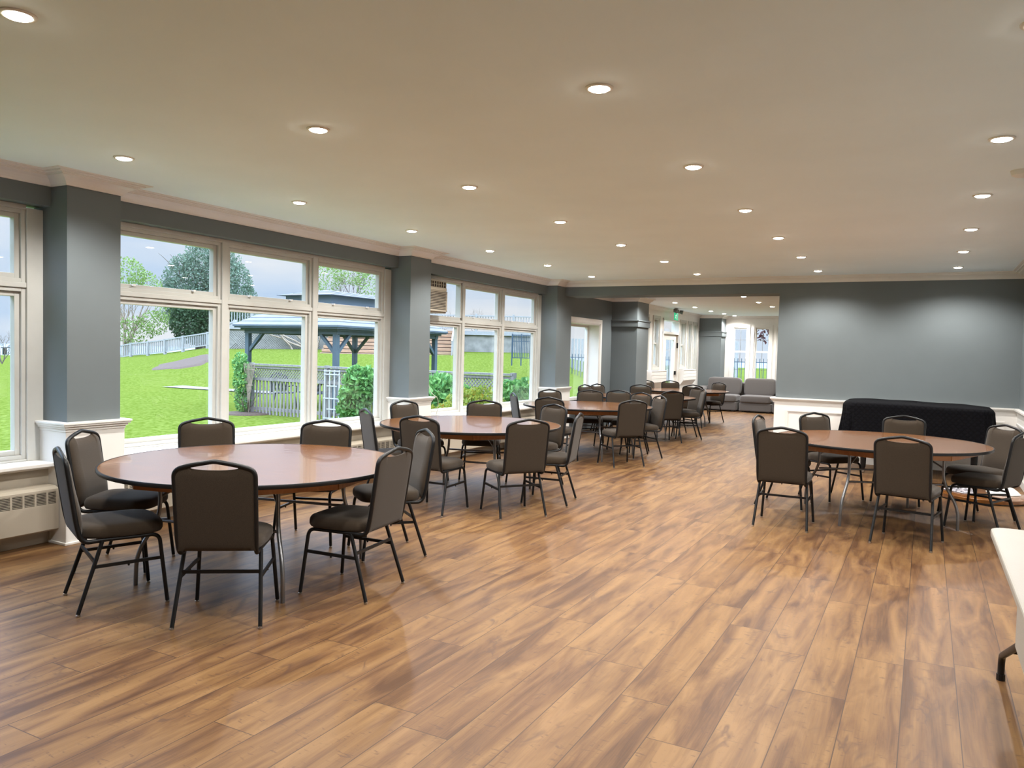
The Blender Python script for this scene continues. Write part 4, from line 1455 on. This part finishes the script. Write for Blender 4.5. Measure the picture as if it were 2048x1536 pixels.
def hip(x, y, z0, x2, y2, z1, name, mat, courses):
    m = MB()
    for k in range(courses):
        f0, f1 = k / courses, (k + 1) / courses
        xa, ya, za = x + (x2 - x) * f0, y + (y2 - y) * f0, z0 + (z1 - z0) * f0
        xb, yb, zb = x + (x2 - x) * f1, y + (y2 - y) * f1, z0 + (z1 - z0) * f1
        e = 0.018
        A = [(-xa, -ya, za + e), (xa, -ya, za + e), (xa, ya, za + e), (-xa, ya, za + e)]
        Bt = [(-xb, -yb, zb), (xb, -yb, zb), (xb, yb, zb), (-xb, yb, zb)]
        C_ = [(-xa, -ya, za), (xa, -ya, za), (xa, ya, za), (-xa, ya, za)]
        m.add(A + Bt + C_, [(0, 1, 5, 4), (1, 2, 6, 5), (2, 3, 7, 6), (3, 0, 4, 7), (8, 9, 1, 0), (9, 10, 2, 1), (10, 11, 3, 2), (11, 8, 0, 3)])
    m.f.append((8, 9, 10, 11))
    return m.build(name, mat, t)
hip(hx + OH, hy + OH, 2.325, 0.88, 1.70, 2.96, 'lower_roof', M['shingle'], 6)
MB().box(-0.84, 0.84, -1.66, 1.66, 2.92, 3.19).build('clerestory', M['ventglass'], t)
hip(1.02, 1.84, 3.19, 0.03, 0.92, 3.40, 'upper_roof', M['shingle'], 3)
# paving under the gazebo hidden by the fence: patio furniture
def patio_chair(loc, rz, lab):
    t = thing('patio_chair', lab, 'chair', loc, rz, 'cast iron patio chairs')
    m = MB()
    for k in range(9):
        x = -0.24 + 0.06 * k
        zt = 0.86 + 0.12 * (1 - (x / 0.26) ** 2)
        m.bar((x, -0.26, 0.47), (x + 0.10 if k < 8 else x, -0.30, min(zt, 0.95)), 0.016, 0.016)
        m.bar((x, -0.26, 0.47), (x - 0.10 if k > 0 else x, -0.30, min(zt, 0.95)), 0.016, 0.016)
    m.tube([(-0.27, -0.24, 0.44)] + [(-0.27 + 0.054 * k, -0.31, 0.86 + 0.13 * (1 - ((-0.27 + 0.054 * k) / 0.27) ** 2)) for k in range(11)] + [(0.27, -0.24, 0.44)], 0.020, 6)
    m.build('backrest', M['iron'], t)
    MB().lathe([(0.26, 0.42), (0.27, 0.435), (0.26, 0.45)], 20).build('seat', M['iron'], t)
    for (sx, sy) in ((-1, -1), (1, -1), (1, 1), (-1, 1)):
        MB().tube([(sx * 0.19, sy * 0.19, 0.43), (sx * 0.23, sy * 0.24, 0.0)], 0.016, 6).build('leg', M['iron'], t)
    for s in (-1, 1):
        MB().tube([(s * 0.26, -0.25, 0.62), (s * 0.28, 0.05, 0.66), (s * 0.26, 0.2, 0.60), (s * 0.24, 0.2, 0.44)], 0.014, 6).build('arm', M['iron'], t)
    return t
patio_chair((-16.15, 16.5, -0.25), math.radians(10), 'black cast iron patio chair whose back corner rises over the left of the picket fence')
patio_chair((-13.45, 17.05, -0.25), math.radians(60), 'black cast iron patio chair by the near gazebo post, lattice back above the fence')
patio_chair((-12.7, 17.45, -0.25), math.radians(75), 'black cast iron patio chair farthest right, partly behind the shrub')
patio_chair((-11.4, 17.4, -0.25), math.radians(150), 'black cast iron patio chair seen just over the large green shrub')
t = thing('picnic_table', 'dark picnic table under the gazebo, seen through the picket fence', 'table', (-15.2, 17.9, -0.25), math.radians(8))
MB().box(-0.95, 0.95, -0.38, 0.38, 0.70, 0.75).build('tabletop', M['gazebo'], t)
for s in (-1, 1):
    MB().box(-0.95, 0.95, s * 0.75 - 0.14, s * 0.75 + 0.14, 0.42, 0.46).build('bench', M['gazebo'], t)
    for x in (-0.65, 0.65):
        MB().bar((x, s * 0.2, 0.70), (x, s * 0.72, 0.0), 0.06, 0.10).build('leg', M['iron'], t)
for x in (-0.65, 0.65):
    MB().bar((x, -0.85, 0.40), (x, 0.85, 0.40), 0.05, 0.09).build('cross_beam', M['iron'], t)

# picket fence with lattice top
FX0, FX1, FY, FZ, FT = -15.35, -7.7, 14.5, -0.25, 1.05
t = thing('picket_fence', 'weathered grey picket fence with lattice top across the garden, in front of the gazebo', 'fence', ((FX0 + FX1) / 2, FY, FZ))
L2 = (FX1 - FX0) / 2; HH = FT - FZ
MB().box(-L2, L2, -0.06, 0.06, HH - 0.045, HH).build('cap_rail', M['greywood'], t)
m = MB()
m.box(-L2, L2, -0.03, 0.03, HH - 0.12, HH - 0.06); m.box(-L2, L2, -0.035, 0.035, HH - 0.43, HH - 0.36); m.box(-L2, L2, 0.01, 0.05, 0.10, 0.18)
m.build('rails', M['greywood'], t)
m = MB()
k = -L2
while k < L2 - 0.27:
    m.bar((k, -0.008, HH - 0.37), (k + 0.26, -0.008, HH - 0.11), 0.026, 0.010, up=(0, 1, 0))
    m.bar((k + 0.26, 0.006, HH - 0.37), (k, 0.006, HH - 0.11), 0.026, 0.010, up=(0, 1, 0))
    k += 0.085
m.build('lattice', M['greywood'], t)
npk = int(2 * L2 / 0.118)
for k in range(npk):
    x = -L2 + 0.04 + k * 0.118
    MB().box(x, x + 0.045, -0.015, 0.012, 0.0, HH - 0.42).build('picket', M['greywood'], t)
for x in (-L2, -L2 * 0.34, L2 * 0.33, L2):
    MB().box(x - 0.05, x + 0.05, -0.05, 0.05, -0.05, HH + 0.02).build('post', M['greywood'], t)
# white trellis leaning on the fence
t = thing('trellis', 'small white wooden trellis leaning against the picket fence', 'trellis', (-12.58, FY - 0.10, FZ))
for k in range(4):
    x = -0.225 + 0.15 * k
    MB().box(x - 0.014, x + 0.014, -0.01, 0.01, 0.0, 1.22).build('upright', M['trellis'], t)
for (z, w) in ((1.18, 0.25), (1.10, 0.25), (0.82, 0.16), (0.52, 0.26), (0.26, 0.15), (0.04, 0.25)):
    MB().box(-w, w, -0.018, 0.0, z, z + 0.026).build('crosspiece', M['trellis'], t)

# vegetation
def leaves(name, mat, parent, blobs, n, size, seed, flat=0.0):
    # blobs: (cx,cy,cz, rx,ry,rz) in the parent's space
    r = random.Random(seed)
    m = MB()
    wt = [b[3] * b[4] * b[5] for b in blobs]
    for _ in range(n):
        b = r.choices(blobs, wt)[0]
        while True:
            v = Vector((r.uniform(-1, 1), r.uniform(-1, 1), r.uniform(-1, 1)))
            if v.length <= 1:
                break
        v *= (v.length ** -0.45 if v.length > 0.05 else 1)
        p = Vector((b[0] + v.x * b[3], b[1] + v.y * b[4], b[2] + v.z * b[5]))
        s = size * r.uniform(0.6, 1.3)
        d = Vector((r.gauss(0, 1), r.gauss(0, 1), r.gauss(0, 0.7))).normalized()
        u = d.orthogonal().normalized(); u.rotate(Matrix.Rotation(r.uniform(0, 6.28), 3, d))
        w = d.cross(u)
        m.add([p - u * s * 0.5, p + w * s * 0.27 + d * s * 0.08, p + u * s * 0.5, p - w * s * 0.27 + d * s * 0.08], [(0, 1, 2, 3)])
    return m.build(name, mat, parent, fix=False)
def branches(name, mat, parent, base, h, n, spread, r0, seed, up=0.8):
    r = random.Random(seed)
    m = MB()
    def grow(p, d, L, rad, lev):
        pts = [p]
        q = p.copy()
        for k in range(4):
            d2 = (d + Vector((r.gauss(0, 0.16), r.gauss(0, 0.16), 0.05))).normalized()
            q = q + d2 * (L / 4); pts.append(q.copy()); d = d2
        m.tube(pts, [rad * (1 - 0.15 * i) for i in range(5)], 5)
        if lev > 0:
            for _ in range(3):
                e = pts[r.choice((2, 3, 4))]
                dd = (d + Vector((r.gauss(0, spread), r.gauss(0, spread), r.uniform(-0.1, 0.5)))).normalized()
                grow(e, dd, L * 0.62, rad * 0.5, lev - 1)
    for _ in range(n):
        grow(Vector(base), Vector((r.gauss(0, 0.3), r.gauss(0, 0.3), 1)).normalized(), h * up, r0, 3)
    return m.build(name, mat, parent, smooth=60)

tr = thing('cedar_tree', 'tall hazy cedar tree with several peaks behind the lawn railing', 'tree', at(412, 690, 64))
tr.rotation_euler.z = YAW
zb = tr.location.z
leaves('foliage', M['leafcon'], tr, [(-1.8, 0, 4.6, 1.9, 1.5, 2.9), (-0.4, 0, 5.6, 1.6, 1.5, 3.0), (1.1, 0.3, 5.6, 1.5, 1.5, 2.9), (2.4, 0, 4.5, 1.4, 1.4, 2.5), (3.4, 0, 3.2, 0.9, 1, 1.9), (-2.9, 0, 3.6, 0.9, 1, 1.9), (0.3, 0, 2.4, 3.6, 1.6, 1.6), (-2.6, 0, 5.6, 0.5, 0.5, 1.3), (-1.3, 0, 7.5, 0.45, 0.5, 1.3), (-0.5, 0, 8.2, 0.4, 0.5, 1.3), (0.4, 0, 8.0, 0.45, 0.5, 1.2), (1.5, 0, 7.9, 0.45, 0.5, 1.2), (2.5, 0, 6.8, 0.4, 0.5, 1.0), (3.4, 0, 5.2, 0.4, 0.5, 0.9)], 21000, 0.21, 11)
branches('trunk', M['bark'], tr, (0, 0, -0.5), 5, 3, 0.35, 0.22, 12)
tr = thing('evergreen_tree', 'dark glossy evergreen tree above the lawn railing, left of the window bar', 'tree', at(385, 690, 57.5))
tr.rotation_euler.z = YAW
leaves('foliage', M['leafdark'], tr, [(0.2, 0, 1.6, 1.9, 1.3, 1.6), (1.6, 0, 1.5, 1.5, 1.2, 1.5), (-0.6, 0, 2.7, 1.2, 1, 0.9), (2.3, 0, 2.2, 1.1, 1, 1.2), (1.0, 0, 2.7, 1.6, 1.1, 1.0)], 9000, 0.24, 21)
branches('trunk', M['bark'], tr, (0.3, 0, -0.6), 2.5, 3, 0.4, 0.12, 22)
tr = thing('birch_tree', 'light green spring tree with open bare branches at the far left of the middle window', 'tree', at(262, 712, 60))
tr.rotation_euler.z = YAW
branches('trunk', M['vine'], tr, (-0.4, 0, -0.8), 5.2, 5, 0.5, 0.11, 31, up=0.7)
leaves('foliage', M['leaflight'], tr, [(-0.6, 0, 6.3, 1.8, 1.2, 1.4), (0.9, 0, 5.4, 1.5, 1.2, 1.2), (-1.8, 0, 5.6, 1.2, 1, 1.3), (1.8, 0, 2.6, 1.2, 1, 1.0), (0.2, 0, 2.0, 1.6, 1, 1.1), (2.9, 0, 3.4, 1.1, 1, 0.9)], 3600, 0.20, 32)
tr = thing('young_tree', 'sparse pale green tree rising behind the gazebo roof', 'tree', at(690, 640, 52))
tr.rotation_euler.z = YAW
branches('trunk', M['bark'], tr, (0.2, 0, -0.6), 3.6, 4, 0.5, 0.06, 41, up=0.6)
leaves('foliage', M['leaflight'], tr, [(-1.2, 0, 2.8, 1.3, 1, 1.0), (0.3, 0, 3.2, 1.3, 1, 0.9), (1.6, 0, 2.5, 1.0, 1, 1.1), (-2.2, 0, 2.2, 0.6, 1, 0.7)], 2300, 0.15, 42)
for k, (px, py, D, hh, lab) in enumerate(((950, 655, 49, 1.5, 'bare twiggy shrub behind the deck railing in the third window, left one'), (880, 655, 49, 1.6, 'bare twiggy shrub behind the deck railing beside the air conditioner'), (1038, 657, 49, 1.0, 'bare twiggy shrub behind the deck railing in the third window, right one'))):
    tr = thing('bare_shrub', lab, 'shrub', at(px, py, D), 0, 'bare shrubs on the deck')
    branches('stems', M['bark'], tr, (0, 0, -0.6), hh, 5, 0.5, 0.022, 50 + k, up=0.6)
tr = thing('bare_tree', 'leafless branches at the edge of the lake in the leftmost window', 'tree', at(4, 712, 30))
branches('stems', M['bark'], tr, (0, 0, -0.3), 1.5, 6, 0.6, 0.02, 61, up=0.5)

def shrub(lab, loc, blobs, mat, n, size, seed, cat='shrub', name='garden_shrub'):
    s = thing(name, lab, cat, loc)
    leaves('foliage', mat, s, blobs, n, size, seed)
    branches('stems', M['bark'], s, (0, 0, 0), max(b[2] for b in blobs) * 0.9, 4, 0.5, 0.012, seed + 1, up=0.45)
    return s
shrub('leafy green shrub before the picket fence, right end of the middle window', (-11.45, 13.95, -0.25), [(0, 0, 0.75, 0.36, 0.35, 0.62), (0.25, 0, 0.95, 0.30, 0.3, 0.40), (-0.2, 0, 0.45, 0.3, 0.3, 0.4)], M['leafmid'], 1500, 0.17, 71)
shrub('large dark green shrub outside the third window, next to the second pillar', (-8.25, 12.55, -0.25), [(0, 0, 0.72, 0.62, 0.5, 0.60), (-0.4, 0, 0.5, 0.4, 0.4, 0.5), (0.35, 0.1, 0.62, 0.4, 0.4, 0.55)], M['leafmid'], 2600, 0.17, 73)
s = shrub('yellow green shrub low in the middle of the third window', (-7.25, 11.9, -0.25), [(0, 0, 0.55, 0.50, 0.5, 0.55), (0.05, 0.45, 0.70, 0.45, 0.5, 0.45), (-0.05, -0.5, 0.40, 0.45, 0.5, 0.45)], M['leafyel'], 4200, 0.085, 75)
leaves('orange_tips', M['leaforange'], s, [(-0.1, -0.75, 0.62, 0.2, 0.25, 0.25), (0.1, 0.1, 0.9, 0.2, 0.2, 0.15)], 160, 0.07, 76)
shrub('yellow shrub outside the third window, low beside the second pillar cap', (-7.3, 10.35, -0.25), [(0, 0, 0.38, 0.45, 0.5, 0.42), (0.1, 0.4, 0.45, 0.35, 0.3, 0.40)], M['leafyel'], 2400, 0.085, 77)
shrub('green shrub at the right end of the third window', (-7.2, 13.55, -0.25), [(0, 0, 0.62, 0.48, 0.5, 0.60), (0.1, 0.25, 0.80, 0.36, 0.4, 0.45), (-0.2, -0.3, 0.45, 0.4, 0.4, 0.4)], M['leafmid'], 2400, 0.13, 79)
shrub('small yellow flowering shrub at the foot of the leftmost window', (-6.75, 3.45, -0.25), [(0, 0, 0.50, 0.28, 0.3, 0.28)], M['leafyel'], 700, 0.06, 81)
s = shrub('leafy climber with dry fan-shaped stems at the left end of the picket fence', (-15.35, 14.35, -0.25), [(-0.15, 0, 0.9, 0.28, 0.25, 0.5), (-0.25, 0, 1.3, 0.22, 0.2, 0.28), (-0.15, 0, 0.35, 0.22, 0.2, 0.35)], M['leafmid'], 1500, 0.09, 83, 'vine', 'climbing_plant')
m = MB()
for k in range(8):
    m.tube([(0.12, -0.08, 0), (0.14 + (k - 3.5) * 0.012, -0.08, 0.5), (0.15 + (k - 3.5) * 0.055, -0.08, 1.30)], 0.011, 5)
m.bar((0.0, -0.08, 0.75), (0.28, -0.08, 0.75), 0.012, 0.02); m.bar((-0.03, -0.08, 1.15), (0.34, -0.08, 1.15), 0.012, 0.02)
m.build('fan_trellis', M['vine'], s)
m = MB().lathe([(0.62, 0.0), (0.58, 0.03), (0.3, 0.05)], 24)
m.build('mulch_ring', M['mulch'], s)

# dark metal gate panel standing on the lawn
a = at(1042, 719, 37)
t = thing('garden_gate', 'dark blue metal gate panel standing on the lawn in the third window', 'gate', a, YAW)
for x in (-0.44, 0.0, 0.44):
    MB().box(x - 0.03, x + 0.03, -0.03, 0.03, -0.3, 1.22).build('post', M['gate'], t)
m = MB()
for k in range(11):
    x = -0.40 + 0.08 * k
    m.box(x - 0.017, x + 0.017, -0.01, 0.01, 0.05, 1.18)
m.build('bars', M['gate'], t)
m = MB()
for z in (0.06, 0.85, 1.14):
    m.box(-0.44, 0.44, -0.015, 0.015, z, z + 0.035)
m.build('rails', M['gate'], t)
# bench by the lake
a = at(24, 707, 58)
t = thing('park_bench', 'dark bench on the lawn edge by the lake in the leftmost window', 'bench', a, YAW)
MB().box(-0.7, 0.7, -0.2, 0.2, 0.40, 0.46).build('seat', M['iron'], t)
for x in (-0.55, 0.55):
    MB().box(x - 0.04, x + 0.04, -0.2, 0.2, -0.1, 0.42).build('leg', M['iron'], t)
# iron fence and purple tree beyond the lounge windows
t = thing('iron_fence', 'thin iron fence across the lawn behind the lounge windows', 'fence', (-9.0, 38.0, -0.25))
m = MB()
for k in range(95):
    m.box(-8 + 0.17 * k, -7.97 + 0.17 * k, -0.015, 0.015, 0, 1.7)
m.build('bars', M['gate'], t)
m = MB()
for z in (0.15, 1.5):
    m.box(-8, 8.1, -0.02, 0.02, z, z + 0.04)
m.build('rails', M['gate'], t)
t = thing('plum_tree', 'purple leaved tree hanging into view behind the lounge windows', 'tree', (-4.7, 29.5, -0.25))
branches('trunk', M['bark'], t, (0, 0, 0), 3.6, 2, 0.5, 0.07, 91, up=0.7)
leaves('foliage', M['leafpurple'], t, [(-0.3, 0, 2.7, 0.7, 0.8, 0.45), (0.2, 0, 3.3, 1.3, 1, 0.6), (-1.4, 0, 3.3, 0.6, 0.7, 0.4)], 900, 0.16, 92)
t = thing('boundary_fence', 'pale picket boundary fence seen through the deep-set tall window', 'fence', (-21.0, 42.0, -0.25), math.radians(8))
m = MB()
for k in range(120):
    m.box(-12 + 0.2 * k, -11.86 + 0.2 * k, -0.02, 0.02, 0.1, 2.6)
m.build('pickets', M['paintrail'], t)
MB().box(-12, 12, 0.02, 0.06, 0.4, 0.5).build('rail', M['paintrail'], t)
